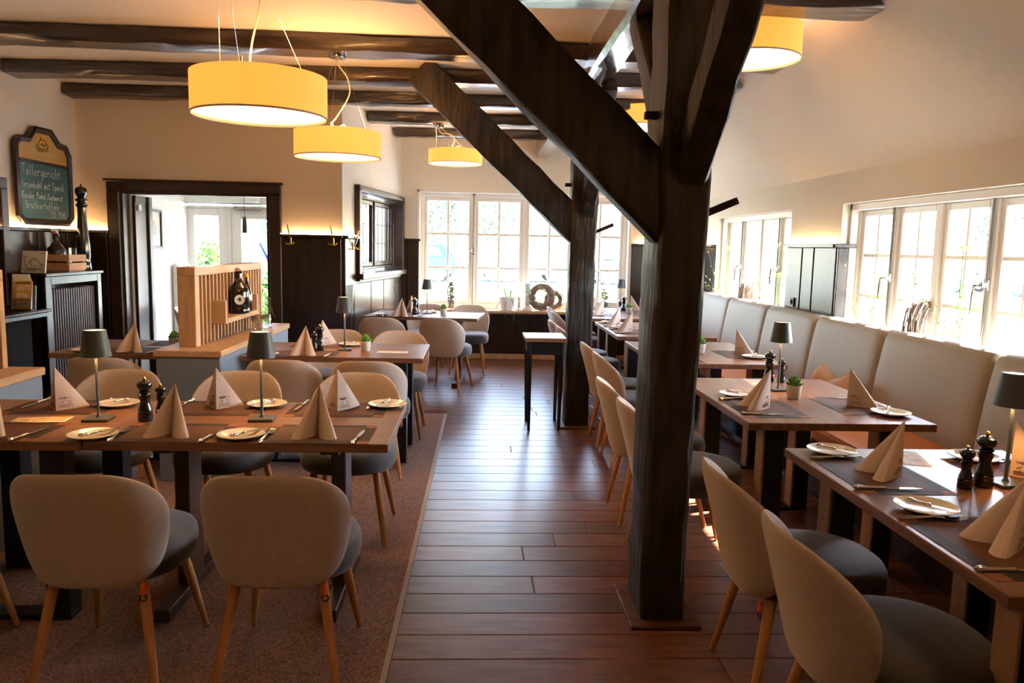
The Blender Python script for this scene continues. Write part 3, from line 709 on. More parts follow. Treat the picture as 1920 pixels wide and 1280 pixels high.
for (a, b, c, d, k) in ((-.17, .17, -.105, .105, 1), (-.17, .17, -.15, -.105, 2), (-.17, .17, .105, .15, 2), (-.215, -.17, -.105, .105, 2), (.17, .215, -.105, .105, 2)):
    pm_.cur = k if k == 1 else 1; pm_.cur = {1: 1, 2: 2}[k]; pm_.box(a, b, c, d, .0012, .0017)
MATME = pm_.mesh('placemat', [M_mat3, M_mat1, M_mat2], 0)
# pepper mills
def mill_parts(h):
    k = h
    body = [(0, 0), (.155, 0), (.158, .02), (.158, .15), (.148, .165), (.158, .185), (.158, .21), (.140, .23), (.152, .25), (.145, .29), (.105, .40), (.098, .48), (.125, .56), (.130, .60), (.098, .63), (.125, .655), (.125, .68), (.095, .70)]
    head = [(.085, .70), (.11, .715), (.155, .77), (.165, .82), (.145, .875), (.08, .91), (.03, .918), (0, .918)]
    knob = [(0, .915), (.022, .915), (.03, .93), (.045, .955), (.042, .98), (.02, 1.0), (0, 1.0)]
    return [[(r * k, z * k) for r, z in q] for q in (body, head, knob)]
MILL = {}
for nm, h in (('tall', .185), ('short', .142)):
    o = proto('pepper_mill', 'pepper mill', 'black mills with brass knobs'); b, hd, kn = mill_parts(h)
    MB().lathe(b, 22).build('mill_body', M_mill, o); MB().lathe(hd, 22).build('mill_head', M_mill, o); MB().lathe(kn, 14).build('knob', M_brass, o)['label'] = 'brass knob'
    MILL[nm] = [o, True]
# table lamp
LAMP = proto('table_lamp', 'lamp', 'grey cordless table lamps')
MB().box(-.05, .05, -.05, .05, 0, .012, c=.002).box(-.015, .015, -.0512, -.049, .004, .008).build('base', M_lamp, LAMP)
MB().lathe([(0, .01), (.012, .012), (.006, .024), (.0055, .27), (.009, .275), (0, .28)], 12).build('pole', M_lamp, LAMP)
MB().lathe([(.058, .268), (.0575, .267), (.0405, .3745), (.0405, .376), (.0425, .376), (.0595, .267), (.058, .268)], 32).build('lamp_shade', M_lamp, LAMP)
MB().lathe([(0, .275), (.03, .275), (.03, .285), (0, .285)], 20).build('led_disc', M_led2, LAMP)
MB().lathe([(0, .370), (.0405, .370), (.0405, .373), (0, .373)], 20).build('top_diffuser', M_diff, LAMP)
# succulent
SUC = proto('potted_succulent', 'plant', 'small succulents in pale pots')
MB().lathe([(0, 0), (.028, 0), (.031, .004), (.039, .068), (.037, .070), (.034, .066), (.033, .058), (0, .058)], 24).build('pot', M_pot, SUC)
MB().lathe([(0, .056), (.034, .056), (.034, .06), (0, .061)], 16).build('soil', M_soil, SUC)
lb = MB(); rr = random.Random(2)
for lay, (n_, tilt, ln) in enumerate(((8, .35, .046), (8, .75, .043), (6, 1.1, .04), (4, 1.38, .036))):
    for i in range(n_):
        a = 2 * PI * (i + lay * .4) / n_ + rr.uniform(-.1, .1)
        d = Vector((math.cos(a) * math.cos(tilt), math.sin(a) * math.cos(tilt), math.sin(tilt))); p = Vector((0, 0, .062 + lay * .006))
        lb.tube([p, p + d * ln * .45, p + d * ln * .8 + Vector((0, 0, .003)), p + d * ln + Vector((0, 0, .006))], [.004, .0095, .007, .0008], 6)
lb.build('leaf_rosette', M_leaf, SUC, 50)
used = set()
def place(P, loc, rz, label):
    if id(P) not in used: used.add(id(P)); P.location = loc; P.rotation_euler = (0, 0, rz); P['label'] = label; return P
    return dup(P, loc, rz, label)
def flat(me, name, cat, group, loc, rz, label, tilt=0.):
    o = link(name, me); o.location = loc; o.rotation_euler = (tilt, 0, rz); return tag(o, label, cat, group)
ra = random.Random(9)
def setting(cx, cy, rot, where, mat=1, nap=(0, .0), plate=(-.28, -.07), knife=.165, fork=-.185, butter=None, nrot=0.):
    c, s_ = math.cos(rot), math.sin(rot)
    def Wp(x, y, z): return (cx + c * x - s_ * y, cy + s_ * x + c * y, z)
    if mat: flat(MATME, 'placemat', 'placemat', 'brown woven placemats', Wp(0, 0, ZT), rot, 'brown bordered placemat ' + where)
    zz = ZT + (.0018 if mat else .0002)
    if nap:
        o = flat(NAP_ME, 'folded_napkin', 'napkin', 'folded beige napkins', Wp(nap[0], nap[1], zz), rot + nrot, 'upright folded beige napkin ' + where)
        link('printed_emblem', PRINT_ME, o)
    if plate:
        flat(PLATE_ME, 'side_plate', 'plate', 'cream side plates', Wp(plate[0], plate[1], zz), rot, 'round cream side plate ' + where)
        if butter is not None:
            flat(BUTTER_ME, 'butter_knife', 'knife', 'butter knives on plates', Wp(plate[0] + .02, plate[1] + .01, zz + .0145), rot - butter, 'small butter knife on the plate ' + where)
    if knife is not None: flat(KNIFE_ME, 'table_knife', 'knife', 'table knives', Wp(knife, -.055, zz), rot + ra.uniform(-.12, -.02), 'steel table knife ' + where)
    if fork is not None: flat(FORK_ME, 'table_fork', 'fork', 'table forks', Wp(fork, -.06, zz), rot + ra.uniform(-.08, .08), 'steel table fork ' + where)
YF = 2.995
setting(-.615, YF, 0, 'on front rug table, near side, aisle end', butter=.55)
setting(-1.175, YF, 0, 'on front rug table, near side, before the mills', butter=.6, plate=(-.265, -.09))
setting(-1.855, YF - .005, 0, 'on front rug table, near side, at the picture edge', plate=None, nap=(.0, .0), fork=None)
setting(-.615, 3.45, PI, 'on front rug table, far side, aisle end', plate=(-.21, -.075), butter=.3, fork=-.13, knife=.18)
setting(-1.15, 3.45, PI, 'on front rug table, far side, middle place', plate=(-.20, -.05), butter=.5, fork=-.13, knife=.18)
setting(-1.815, 3.44, PI, 'on front rug table, far side, beside the lamp', plate=(-.21, -.035), butter=.6, fork=-.12, knife=.16, nap=(0, .05))
setting(-1.15, 5.22, 0, 'on divider table, near side', butter=.5, plate=(-.24, -.12), nap=(0, -.02))
setting(-1.12, 5.665, PI, 'on divider table, far side', butter=.5, plate=(-.20, .0), nap=(.0, .0))
setting(-2.30, 5.24, 0, 'on table behind divider, near side', butter=.5)
setting(-2.12, 5.66, PI, 'on table behind divider, far side', butter=None, plate=None, knife=None, fork=None)
setting(-.78, 8.17, aC, 'on alcove table, near side', butter=.5, plate=(-.22, -.03), nap=(0, -.06))
setting(-.72, 8.60, PI + aC, 'on alcove table, far side', butter=.5, plate=(-.22, 0))
RB = -PI / 2; LB = PI / 2
setting(1.385, 2.50, RB, 'on nearest bench table, chair side, far place', butter=.9, plate=(-.275, -.035), nap=(0, .05))
setting(1.37, 1.87, RB, 'on nearest bench table, chair side, near place', butter=.9, plate=(-.27, -.03), nap=(0, .04))
setting(1.885, 2.50, LB, 'on nearest bench table, bench side, far place', plate=(.2, .03), fork=None, nap=(0, .0))
setting(1.395, 3.60, RB, 'on second bench table, chair side', butter=.9, plate=(-.29, -.03))
setting(1.885, 3.68, LB, 'on second bench table, bench side', butter=-.95, plate=(-.21, -.075), nap=(0, .0), fork=-.14)
setting(1.93, 5.50, LB, 'on third bench table, bench side', butter=-.9, plate=(-.18, -.05))
setting(1.40, 5.25, RB, 'on third bench table, chair side behind the post', butter=.9, nap=None)
setting(1.40, 6.95, RB, 'on fourth bench table, chair side, near place', butter=.9, plate=(-.26, -.03))
setting(1.39, 7.50, RB, 'on fourth bench table, chair side, far place', butter=.9, plate=(-.24, -.03))
setting(1.42, 8.68, RB, 'on last bench table, chair side, near place', butter=.9)
setting(1.43, 9.30, RB, 'on last bench table, chair side, far place', butter=.9, plate=(-.22, -.03))
setting(1.93, 9.40, LB, 'on last bench table, bench side, far place', plate=None, fork=None)
setting(1.93, 8.85, LB, 'on last bench table, bench side, near place', plate=None, fork=None)
def mills(x, y, where, dx=.035, dy=.05):
    for k, (nm, ax, ay) in enumerate((('tall', 0, 0), ('short', dx, dy))):
        place(MILL[nm][0], (x + ax, y + ay, ZT + .0003), 0, ('taller' if k == 0 else 'shorter') + ' black mill with brass knob ' + where)
mills(-1.365, 3.19, 'on front rug table', .03, .085)
mills(-1.09, 5.385, 'on divider table', -.025, -.065)
mills(-.665, 8.32, 'on alcove table', .02, .07)
mills(1.715, 4.36, 'on second bench table', .06, -.03)
mills(1.675, 2.38, 'on nearest bench table', -.075, -.02)
mills(1.63, 7.15, 'on fourth bench table', .03, .07)
mills(1.80, 9.30, 'on last bench table', -.07, -.12)
for x, y, z, where in ((-1.56, 3.2, ZT, 'on front rug table, beside the mills'), (-.90, 3.235, ZT, 'on front rug table, in the middle'), (-.925, 5.43, ZT, 'on the divider table'),
                    (-.54, 8.45, ZT, 'on the alcove table'), (1.66, 4.08, ZT, 'on second bench table'), (1.765, 2.40, ZT, 'on nearest bench table'), (1.80, 9.52, ZT, 'on last bench table'), (1.66, 6.6, ZT, 'on fourth bench table')):
    place(LAMP, (x, y, z + .0003), .1, 'grey cordless lamp with conical shade ' + where)
    l = bpy.data.lights.new('lamp_glow', 'SPOT'); l.energy = 4.5; l.color = (1, .47, .14); l.spot_size = 2.0; l.spot_blend = .6; l.shadow_soft_size = .02
    lo = bpy.data.objects.new('lamp_glow', l); COL.objects.link(lo); lo.location = (x, y, z + .262)
for x, y, where in ((-.775, 5.40, 'on the divider table'), (-.355, 8.33, 'on the alcove table'), (1.65, 3.85, 'on second bench table'), (1.66, 5.56, 'on third bench table'), (-2.10, 5.42, 'on table behind the divider'), (1.80, 8.98, 'on last bench table')):
    place(SUC, (x, y, ZT + .0003), ra.uniform(0, 3), 'green succulent in a pale pot ' + where)
# menu cards and flyers lying on the tables
def flyer(loc, rz, label, m=M_flyer):
    root = thing('flyer', label, 'flyer', loc, rz, 'flyers on the tables')
    MB().box(-.105, .105, -.05, .05, 0, .0012).build('sheet', M_paper, root, 0)
    for k in range(3): MB().box(-.098 + k * .066, -.038 + k * .066, -.034, .03, .0012, .0016).build('picture_block', m, root, 0)
    MB().box(-.098, .098, .035, .044, .0012, .0016).build('title_bar', M_goldtext, root, 0)
M_fly2 = mat('pale_print', (.66, .64, .60), .7, var=(30, .25))
flyer((-1.785, 3.19, ZT + .0003), .12, 'colourful flyer lying on the front rug table')
flyer((-.58, 5.36, ZT + .0003), 0., 'pale flyer lying on the divider table, aisle end', M_fly2)
flyer((-.18, 8.36, ZT + .0003), aC, 'pale flyer lying on the alcove table', M_fly2)
flyer((1.62, 2.72, ZT + .0003), 1.3, 'white flyer reflecting light on nearest bench table', M_fly2)
flyer((1.62, 4.30, ZT + .0003), 1.5, 'white flyer on second bench table beside the mills', M_fly2)

# ------------------------------------------------------------------ bench
bench = thing('bench', 'long upholstered bench under the windows, beige back panels and cognac seat', 'bench', (2.3, 5, 0))
BI = T((-2.3, -5, 0))
seams = [.65, 1.68, 2.72, 3.77, 4.83, 5.84, 6.87, 7.94, 9.0, 10.1]
prof = [(2.555, .46), (2.572, .60), (2.592, .75), (2.618, .90), (2.634, .975), (2.655, 1.008), (2.685, 1.02), (2.735, 1.02), (2.765, 1.0), (2.77, .46)]
for a, b in zip(seams, seams[1:]):
    secs = []; n = 12
    for st_ in (0, .004, .012, .024, .04, .12, .5, .88, .96, .976, .988, .996, 1):
        e = min(st_, 1 - st_) * (b - a); d = .028 * (1 - min(1, e / .045)) ** 2 - .008 * math.sin(PI * st_)
        y = a + .0015 + (b - a - .003) * st_
        ring_ = []
        for i, (x, z) in enumerate(prof):
            k = 1 if i < 8 else 0
            ring_.append((x + d * (1 if i < 7 else 0), y, z - (d * .8 if 4 <= i <= 7 else 0) - (d * .5 if i == 8 else 0)))
        secs.append(ring_)
    MB().sweep(secs, BI).build('back_panel', M_bench, bench, 45)
for a, b in ((.65, 2.72), (2.72, 4.83), (4.83, 6.87), (6.87, 9.0), (9.0, 10.1)):
    MB().box(2.02, 2.56, a + .002, b - .002, .39, .475, BI, .018).build('seat_cushion', M_cognac, bench)
MB().box(2.06, 2.77, .65, 10.1, .06, .39, BI).box(2.12, 2.77, .65, 10.1, 0, .06, BI).build('bench_base', M_wain, bench)
def cushion(loc, rot, label, m):
    mb = MB(); N = 14; top = []; bot = []
    for i in range(N + 1):
        for j in range(N + 1):
            u, v = i / N * 2 - 1, j / N * 2 - 1
            pin = 1 - .10 * (1 - abs(u) ** 2) * 0 ; h = .068 * max(0, (1 - u ** 4) * (1 - v ** 4)) ** .5
            x = u * .13 * (1 - .10 * (1 - v * v)); z = v * .13 * (1 - .10 * (1 - u * u))
            top.append((x, h, z)); bot.append((x, -h, z))
    F = []; q = (N + 1) ** 2
    for i in range(N):
        for j in range(N):
            a = i * (N + 1) + j; F.append((a, a + 1, a + N + 2, a + N + 1)); F.append((q + a, q + a + N + 1, q + a + N + 2, q + a + 1))
    mb.add(top + bot, F)
    o = mb.build('cushion', m, None, 75); o.location = loc; o.rotation_euler = rot
    return tag(o, label, 'cushion', 'rose cushions on the bench')
cushion((2.46, 5.24, .565), (math.radians(-12), math.radians(28), math.radians(-68)), 'rose cushion leaning on the bench back, the farther one of the two', M_pink)
cushion((2.45, 4.97, .56), (math.radians(-14), math.radians(-20), math.radians(-80)), 'rose cushion leaning on the bench back, nearer one, half behind a napkin', M_pink)
cushion((2.44, 2.55, .60), (math.radians(-12), math.radians(20), math.radians(-85)), 'rose cushion behind the nearest bench table at the picture edge', M_pink)
sk = thing('wall_socket', 'black wall socket on the dark pilaster between the bench windows', 'socket', (X1 - .026, 6.62, 1.07))
MB().box(-.012, 0, -.04, .04, -.04, .04, c=.003).build('socket_plate', M_blk, sk)
MB().lathe([(.0, 0), (.02, 0), (.024, .004), (.024, 0)], 20, T((-.012, 0, 0)) @ RY(-PI / 2)).build('socket_ring', M_paper, sk)

# ------------------------------------------------------------------ slatted dividers
def divider(label, x0, x1, y0, y1, sx0, sx1, sy0, sy1, shelf):
    root = thing('divider_cabinet', label, 'divider', ((x0 + x1) / 2, y0, 0)); I = T((-(x0 + x1) / 2, -y0, 0))
    MB().box(x0, x1, y0, y1, zr, .79, I, .004).build('cabinet_body', M_bluegrey, root)
    MB().box(x0 - .012, x1 + .012, y0 - .012, y1 + .012, .79, .83, I, .004).build('top_board', M_oakx, root)
    MB().box(sx0, sx1, sy0, sy0 + .075, .83, 1.275, I, .003).build('post', M_oak, root)
    MB().box(sx0, sx1, sy1 - .04, sy1, .83, 1.275, I, .003).build('post', M_oak, root)
    MB().box(sx0, sx1, sy0, sy1, 1.275, 1.33, I, .003).build('top_rail', M_oakx, root)
    n = int(round((sy1 - sy0 - .115) / .072)); sm = MB().box(-(sx1 - sx0) / 2, (sx1 - sx0) / 2, -.009, .009, .83, 1.275, None, .002).mesh('slat', M_oak)
    for i in range(n):
        o = link('slat', sm, root); o.location = ((sx0 + sx1) / 2 - (x0 + x1) / 2, sy0 + .075 + (i + .75) * (sy1 - sy0 - .115) / (n + .5) - y0, 0)
    if shelf:
        a, b, z0, z1 = shelf; xo = sx1 + .095
        s_ = MB().box(sx1 - .02, xo, a, a + .03, z0, z1, I, .002).build('shelf_box', M_oak, root)
        MB().box(sx1 - .02, xo, b - .03, b, z0, z1, I, .002).build('end_board', M_oak, s_)
        MB().box(sx1 - .02, xo, a + .03, b - .03, z0, z0 + .035, I, .002).build('shelf_board', M_oakx, s_)
    return root
divider('blue-grey divider cabinet with pale oak slat screen and bottle shelf', -1.945, -1.56, 4.72, 6.42, -1.865, -1.755, 4.88, 6.38, (5.16, 5.92, .95, 1.105))
divider('blue-grey divider cabinet with oak slats cut by the picture edge', -2.62, -2.24, 2.3, 4.03, -2.50, -2.39, 2.4, 4.0, None)
def bottle(name, label, loc, k=1.0, emblem=True):
    o = thing(name, label, 'bottle', loc, 0, 'swing-top bottles')
    P = [(0, 0), (.068, 0), (.076, .008), (.077, .03), (.074, .04), (.077, .05), (.077, .16), (.070, .188), (.045, .215), (.030, .235), (.0255, .262), (.024, .295), (.027, .300), (.027, .312), (.020, .314), (0, .314)]
    MB().lathe([(r * k, z * k) for r, z in P], 28).build('bottle_body', M_bottle, o)
    MB().lathe([(0, .316 * k), (.021 * k, .316 * k), (.022 * k, .323 * k), (0, .324 * k)], 16).build('rubber_seal', M_red, o)['label'] = 'red rubber seal'
    MB().lathe([(0, .324 * k), (.02 * k, .324 * k), (.021 * k, .335 * k), (.012 * k, .343 * k), (0, .344 * k)], 16).build('stopper', M_paper, o)['label'] = 'white stopper'
    w_ = MB()
    for sx in (-1, 1):
        w_.tube([(sx * .012 * k, -.025 * k, .335 * k), (sx * .03 * k, -.01 * k, .31 * k), (sx * .028 * k, -.012 * k, .27 * k), (sx * .012 * k, -.032 * k, .255 * k), (sx * .008 * k, -.034 * k, .24 * k)], .0018 * k, 6)
    w_.tube([(-.012 * k, -.025 * k, .335 * k), (.012 * k, -.025 * k, .335 * k)], .0018 * k, 6).build('wire_bail', M_chrome, o)
    if emblem:
        e = MB().lathe([(0, 0), (.036 * k, 0), (.036 * k, .0015), (0, .0015)], 24, RZ(.35) @ T((0, -.0775 * k, .105 * k)) @ RX(PI / 2)).build('round_label', M_paper, o); e['label'] = 'round pale label with a black bird'
        ib = MB(); Q = RZ(.35) @ T((0, -.0793 * k, .105 * k)) @ RX(PI / 2)
        ib.prism([(-.020 * k, .004 * k), (-.006 * k, .012 * k), (0, .024 * k), (.005 * k, .012 * k), (.020 * k, .014 * k), (.010 * k, .0), (.014 * k, -.018 * k), (.002 * k, -.008 * k), (-.010 * k, -.022 * k), (-.006 * k, -.004 * k)], 0, .0008, Q)
        for q in range(10):
            a = 2 * PI * q / 10; ib.box(.029 * k * math.cos(a) - .002 * k, .029 * k * math.cos(a) + .002 * k, .029 * k * math.sin(a) - .002 * k, .029 * k * math.sin(a) + .002 * k, 0, .0008, Q)
        ib.build('bird_emblem', M_ink, e, 0)
    return o
bottle('swing_top_bottle', 'large dark swing-top bottle with round bird label on the divider shelf', (-1.700, 5.58, .9855), .96)
b2 = thing('slim_bottle', 'slim dark bottle with yellow cap behind the swing-top bottle', 'bottle', (-1.70, 5.78, .9855))
MB().lathe([(0, 0), (.034, 0), (.036, .01), (.036, .13), (.022, .175), (.013, .2), (.0125, .25), (0, .25)], 18).build('bottle_body', M_bottle, b2)
MB().lathe([(0, .25), (.014, .25), (.014, .275), (0, .277)], 14).build('cap', mat('yellow_cap', (.75, .42, .02), .4), b2)
gb = thing('glass_bowl', 'footed glass bowl with dried petals on the divider end', 'bowl', (-1.652, 5.90, .8305))
MB().lathe([(0, 0), (.045, 0), (.046, .006), (.02, .02), (.015, .035), (.03, .05), (.062, .07), (.078, .105), (.082, .125), (.079, .125), (.074, .105), (.058, .076), (0, .06)], 28).build('bowl', M_clear, gb)
db = MB(); rr = random.Random(8)
for i in range(46):
    a = rr.random() * 6.28; r = rr.random() ** .5 * .062; p = Vector((r * math.cos(a), r * math.sin(a), .082 + .028 * rr.random() + r * .15)); d = Vector((rr.uniform(-1, 1), rr.uniform(-1, 1), rr.uniform(-.4, .6))).normalized() * .014
    db.tube([p - d, p, p + d], [.002, .007, .001], 5)
db.build('dried_petals', M_dry, gb, 40, 'stuff')
gv = thing('glass_vase', 'tall slim clear glass vase beside the glass bowl', 'vase', (-1.640, 6.12, .8305))
MB().lathe([(0, 0), (.03, 0), (.032, .01), (.026, .06), (.02, .12), (.021, .2), (.027, .235), (.024, .235), (.018, .2), (.017, .12), (.022, .06), (.026, .012), (0, .01)], 24).build('vase_body', M_clear, gv)
br = MB(); br.tube([(0, 0, .01), (.004, .003, .15), (.03, -.02, .16), (.055, -.05, .1)], .002, 5).tube([(.055, -.05, .1), (.075, -.07, .085)], .0012, 5).build('dry_stem', M_twig, gv)

# ------------------------------------------------------------------ radiator cabinet, sideboard and the things on them
rc = thing('radiator_cabinet', 'dark radiator cabinet with ribbed front under the chalkboard', 'cabinet', (X0 + .026, 6.5, 0)); 
mb = MB().box(0, .31, 0, .02, 0, 1.17, c=.002).box(.27, .325, 0, .09, 0, 1.17, c=.004).box(.27, .325, .88, .95, 0, 1.17, c=.004).box(.27, .325, .09, .88, 1.10, 1.17, c=.004).box(.27, .325, .09, .88, 0, .12, c=.004)
mb.build('cabinet_frame', M_wain, rc)
MB().box(0, .345, -.02, .96, 1.17, 1.20, c=.005).build('top_board', M_wain, rc)
rm = MB().box(-.008, .012, -.011, .011, .12, 1.06, c=.006).mesh('radiator_rib', M_rib)
for i in range(20):
    o = link('radiator_rib', rm, rc); o.location = (.28, .115 + i * .0395, 0)
MB().box(.22, .27, .09, .88, .12, 1.06).build('radiator_core', M_blk, rc)
vk = thing('thermostat_knob', 'white radiator thermostat knob beside the doorway casing', 'thermostat', (-3.72, YL - .09, 1.03))
MB().lathe([(0, 0), (.022, 0), (.026, .01), (.026, .045), (.02, .055), (0, .056)], 20, RX(PI / 2)).build('knob', M_paper, vk); MB().lathe([(.0, .0), (.012, 0), (.012, .04), (0, .04)], 12, T((0, .062, 0)) @ RX(PI / 2)).build('valve_stem', M_chrome, vk)
sb = thing('sideboard', 'low dark sideboard with blue reflecting top at the wall', 'sideboard', (X0 + .026, 5.1, 0))
MB().box(0, .30, -.6, 1.22, 0, .86, c=.004).build('body', M_nicheshade, sb)
MB().box(0, .45, -.62, 1.26, .90, .925, c=.008).box(0, .42, -.62, 1.25, .86, .90, c=.006).build('top_board', M_wain, sb)
nf = thing('wall_niche_frame', 'dark wooden niche frame on the wall cut by the picture edge', 'niche', (X0, 6.0, 0))
MB().box(.001, .06, -.9, .56, 1.88, 1.97, c=.005).box(.001, .06, .47, .56, .93, 1.88, c=.005).box(.001, .02, -.9, .47, .93, 1.88).build('frame', M_door, nf)
# chalkboard (local x along +Y, y up), hung on the left wall
cb = thing('chalkboard', 'dark framed menu chalkboard with gold top and white handwriting', 'chalkboard', (X0 + .03, 6.70, 1.60))
MC = Matrix(((0, 0, 1, 0), (1, 0, 0, 0), (0, 1, 0, 0), (0, 0, 0, 1)))
outer = [(0, .07), (.09, 0), (.80, 0), (.89, .07), (.89, .66), (.82, .745), (.70, .755), (.575, .855), (.30, .85), (.205, .755), (.07, .745), (0, .68)]
ccx, ccy = .445, .40
def inset(poly, d):
    n = len(poly); res = []
    for i in range(n):
        p0, p1, p2 = Vector(poly[i - 1]), Vector(poly[i]), Vector(poly[(i + 1) % n])
        e1 = (p1 - p0).normalized(); e2 = (p2 - p1).normalized(); n1 = Vector((-e1.y, e1.x)); n2 = Vector((-e2.y, e2.x)); b = (n1 + n2); b = b / max(.35, b.length_squared / 2 + 0.0) if b.length > 0 else n1
        res.append(tuple(p1 + b * d))
    return res
inn = inset(outer, .055); mid = inset(outer, .022)
fb = MB(); n = len(outer)
V = [(x, y, 0) for x, y in outer] + [(x, y, .03) for x, y in outer] + [(x, y, .042) for x, y in mid] + [(x, y, .024) for x, y in inn] + [(x, y, 0) for x, y in inn]
F = [(k * n + i, k * n + (i + 1) % n, ((k + 1) % 5) * n + (i + 1) % n, ((k + 1) % 5) * n + i) for k in range(5) for i in range(n)]
fb.add(V, F, MC).build('frame', M_door, cb)
MB().prism([(.05, .53), (.84, .53), (.84, .555), (.05, .555)], .01, .032, MC).build('cross_bar', M_door, cb)
MB().prism([p for p in inset(outer, .05)], .002, .012, MC).build('gold_panel', M_gold, cb)
MB().prism([(.05, .10), (.10, .05), (.79, .05), (.84, .10), (.84, .53), (.05, .53)], .012, .016, MC).build('writing_surface', M_board, cb)
em = MB().lathe([(0, 0), (.105, 0), (.105, .002), (0, .002)], 28, MC @ T((.435, .715, .012)) @ Matrix.Diagonal((1, .75, 1, 1))); em.build('emblem_oval', M_goldtext, cb)
hb = MB()
for pts in ([(.36, .70), (.40, .745), (.47, .745), (.52, .70)], [(.37, .695), (.37, .67), (.51, .67), (.51, .695)], [(.39, .70), (.49, .70)], [(.35, .66), (.53, .655)], [(.36, .645), (.45, .645)], [(.34, .70), (.345, .66)], [(.41, .745), (.41, .77)], [(.42, .72), (.46, .69), (.48, .72)], [(.50, .68), (.53, .69)]):
    hb.tube([(x, y, .0145) for x, y in pts], .004, 5, MC)
hb.build('house_drawing', M_ink, cb, 0)
gl = MB(); rr = random.Random(4); x = .09
while x < .80:
    wd = rr.uniform(.012, .02); gl.box(x, x + wd * .5, .578, .578 + rr.choice((.035, .035, .05)), .012, .0135, MC); x += wd + .012
gl.build('faded_gold_lettering', M_goldtext, cb, 0)
# handwriting as chalk strokes on a unit grid
G = {'T': ['0,1 .6,1', '.3,1 .28,0'], 'e': ['.05,.25 .4,.3 .38,.45 .2,.52 .05,.35 .06,.1 .2,0 .42,.1'], 'l': ['.1,1 .08,.15 .2,0'], 'r': ['.08,.5 .1,0', '.1,.35 .22,.5 .36,.48'],
     'g': ['.38,.45 .2,.52 .05,.35 .1,.08 .3,.08 .38,.3', '.38,.5 .38,-.2 .22,-.35 .05,-.25'], 'i': ['.1,.5 .1,.05 .18,0', '.1,.68 .11,.72'], 'c': ['.38,.45 .2,.52 .05,.3 .1,.05 .25,0 .4,.08'],
     'h': ['.08,1 .08,0', '.08,.35 .22,.5 .36,.42 .38,0'], 't': ['.2,.85 .18,.1 .32,0', '.02,.55 .38,.57'], 'G': ['.55,.85 .35,1 .1,.75 .05,.35 .2,.02 .45,.05 .55,.4', '.3,.42 .58,.42'],
     'ü': ['.06,.5 .08,.1 .22,0 .36,.12', '.38,.5 .38,.05', '.12,.7 .13,.74', '.3,.7 .31,.74'], 'n': ['.08,.5 .08,0', '.08,.35 .22,.5 .36,.42 .38,0'], 'k': ['.08,1 .08,0', '.36,.5 .1,.25 .38,0'],
     'o': ['.2,.5 .05,.35 .06,.1 .2,0 .36,.12 .36,.38 .2,.5'], 'm': ['.06,.5 .06,0', '.06,.38 .18,.5 .27,.4 .27,0', '.27,.38 .4,.5 .5,.4 .5,0'], 'S': ['.5,.85 .3,1 .1,.82 .2,.58 .42,.42 .4,.12 .2,0 .02,.12'],
     'p': ['.08,.5 .06,-.35', '.08,.4 .22,.5 .38,.35 .34,.08 .2,0 .08,.1'], 'K': ['.08,1 .08,0', '.5,1 .1,.5 .55,0'], 'a': ['.36,.45 .2,.52 .05,.3 .1,.05 .25,.02 .36,.2', '.38,.5 .37,.08 .45,0'],
     's': ['.34,.44 .2,.5 .08,.4 .3,.2 .24,.02 .04,.04'], ',': ['.1,.06 .05,-.14'], 'P': ['.1,1 .08,0', '.1,1 .4,.95 .45,.7 .3,.52 .1,.5'], 'w': ['.02,.5 .12,0 .25,.38 .36,0 .48,.5'],
     'u': ['.06,.5 .08,.1 .22,0 .36,.12', '.38,.5 .38,.05'], 'B': ['.1,1 .08,0', '.1,1 .38,.92 .36,.65 .1,.55 .44,.45 .42,.1 .08,0'], 'f': ['.36,.92 .24,1 .16,.8 .14,-.2', '.02,.5 .32,.52'],
     '2': ['.05,.8 .2,1 .4,.85 .3,.5 .05,.02 .45,.04'], '0': ['.25,1 .06,.7 .08,.2 .25,0 .42,.25 .42,.75 .25,1'], '9': ['.4,.85 .22,1 .06,.8 .15,.55 .4,.65', '.42,.9 .36,0'], '€': ['.5,.85 .3,1 .12,.75 .12,.25 .3,0 .5,.12', '0,.6 .4,.6', '0,.42 .38,.42']}
chw = MB()
for txt, x, y, h, sc in (('Tellergericht', .085, .425, .088, .096), ('Grünkohl mit Speck,', .085, .318, .066, .075), ('Kassler, Pinkel, Kochwurst', .08, .228, .056, .052), ('Bratkartoffeln', .12, .143, .062, .075), ('20,90€', .50, .068, .062, .085)):
    for ch in txt:
        if ch == ' ': x += .28 * sc; continue
        mx = 0
        for st_ in G[ch]:
            pts = [tuple(map(float, q.split(','))) for q in st_.split()]; mx = max(mx, max(p[0] for p in pts))
            chw.tube([(x + px_ * sc, y + py_ * h, .0165) for px_, py_ in pts], .0031, 5, MC)
        x += (mx + .14) * sc
chw.build('chalk_writing', M_chalk, cb, 0)
# picture on the cabinet
pc = thing('sketch_picture', 'ink sketch of a thatched farmhouse on canvas leaning on the cabinet', 'picture', (-3.68, 6.565, 1.2005), -.05)
PM = RX(math.radians(-12))
MB().box(-.10, .10, 0, .018, 0, .185, PM, .002).build('canvas', M_sketch, pc)
ik = MB()
for pts in ([(-.06, .05), (-.03, .105), (.03, .11), (.07, .06)], [(-.055, .05), (-.055, .03), (.02, .03), (.02, .06)], [(-.03, .105), (-.012, .06), (.02, .058)], [(-.09, .03), (.09, .022)], [(.02, .03), (.09, .045)], [(-.04, .05), (-.04, .033)], [(-.02, .05), (-.02, .033)], [(0, .05), (0, .033)], [(-.085, .15), (-.07, .05)], [(-.09, .12), (-.05, .14)], [(.05, .05), (.08, .08), (.09, .06)], [(-.08, .016), (.03, .012)], [(-.02, .115), (.0, .125), (.02, .115)], [(.05, .165), (.085, .165)]):
    ik.tube([(x, -.0008, z) for x, z in pts], .0023, 5, PM)
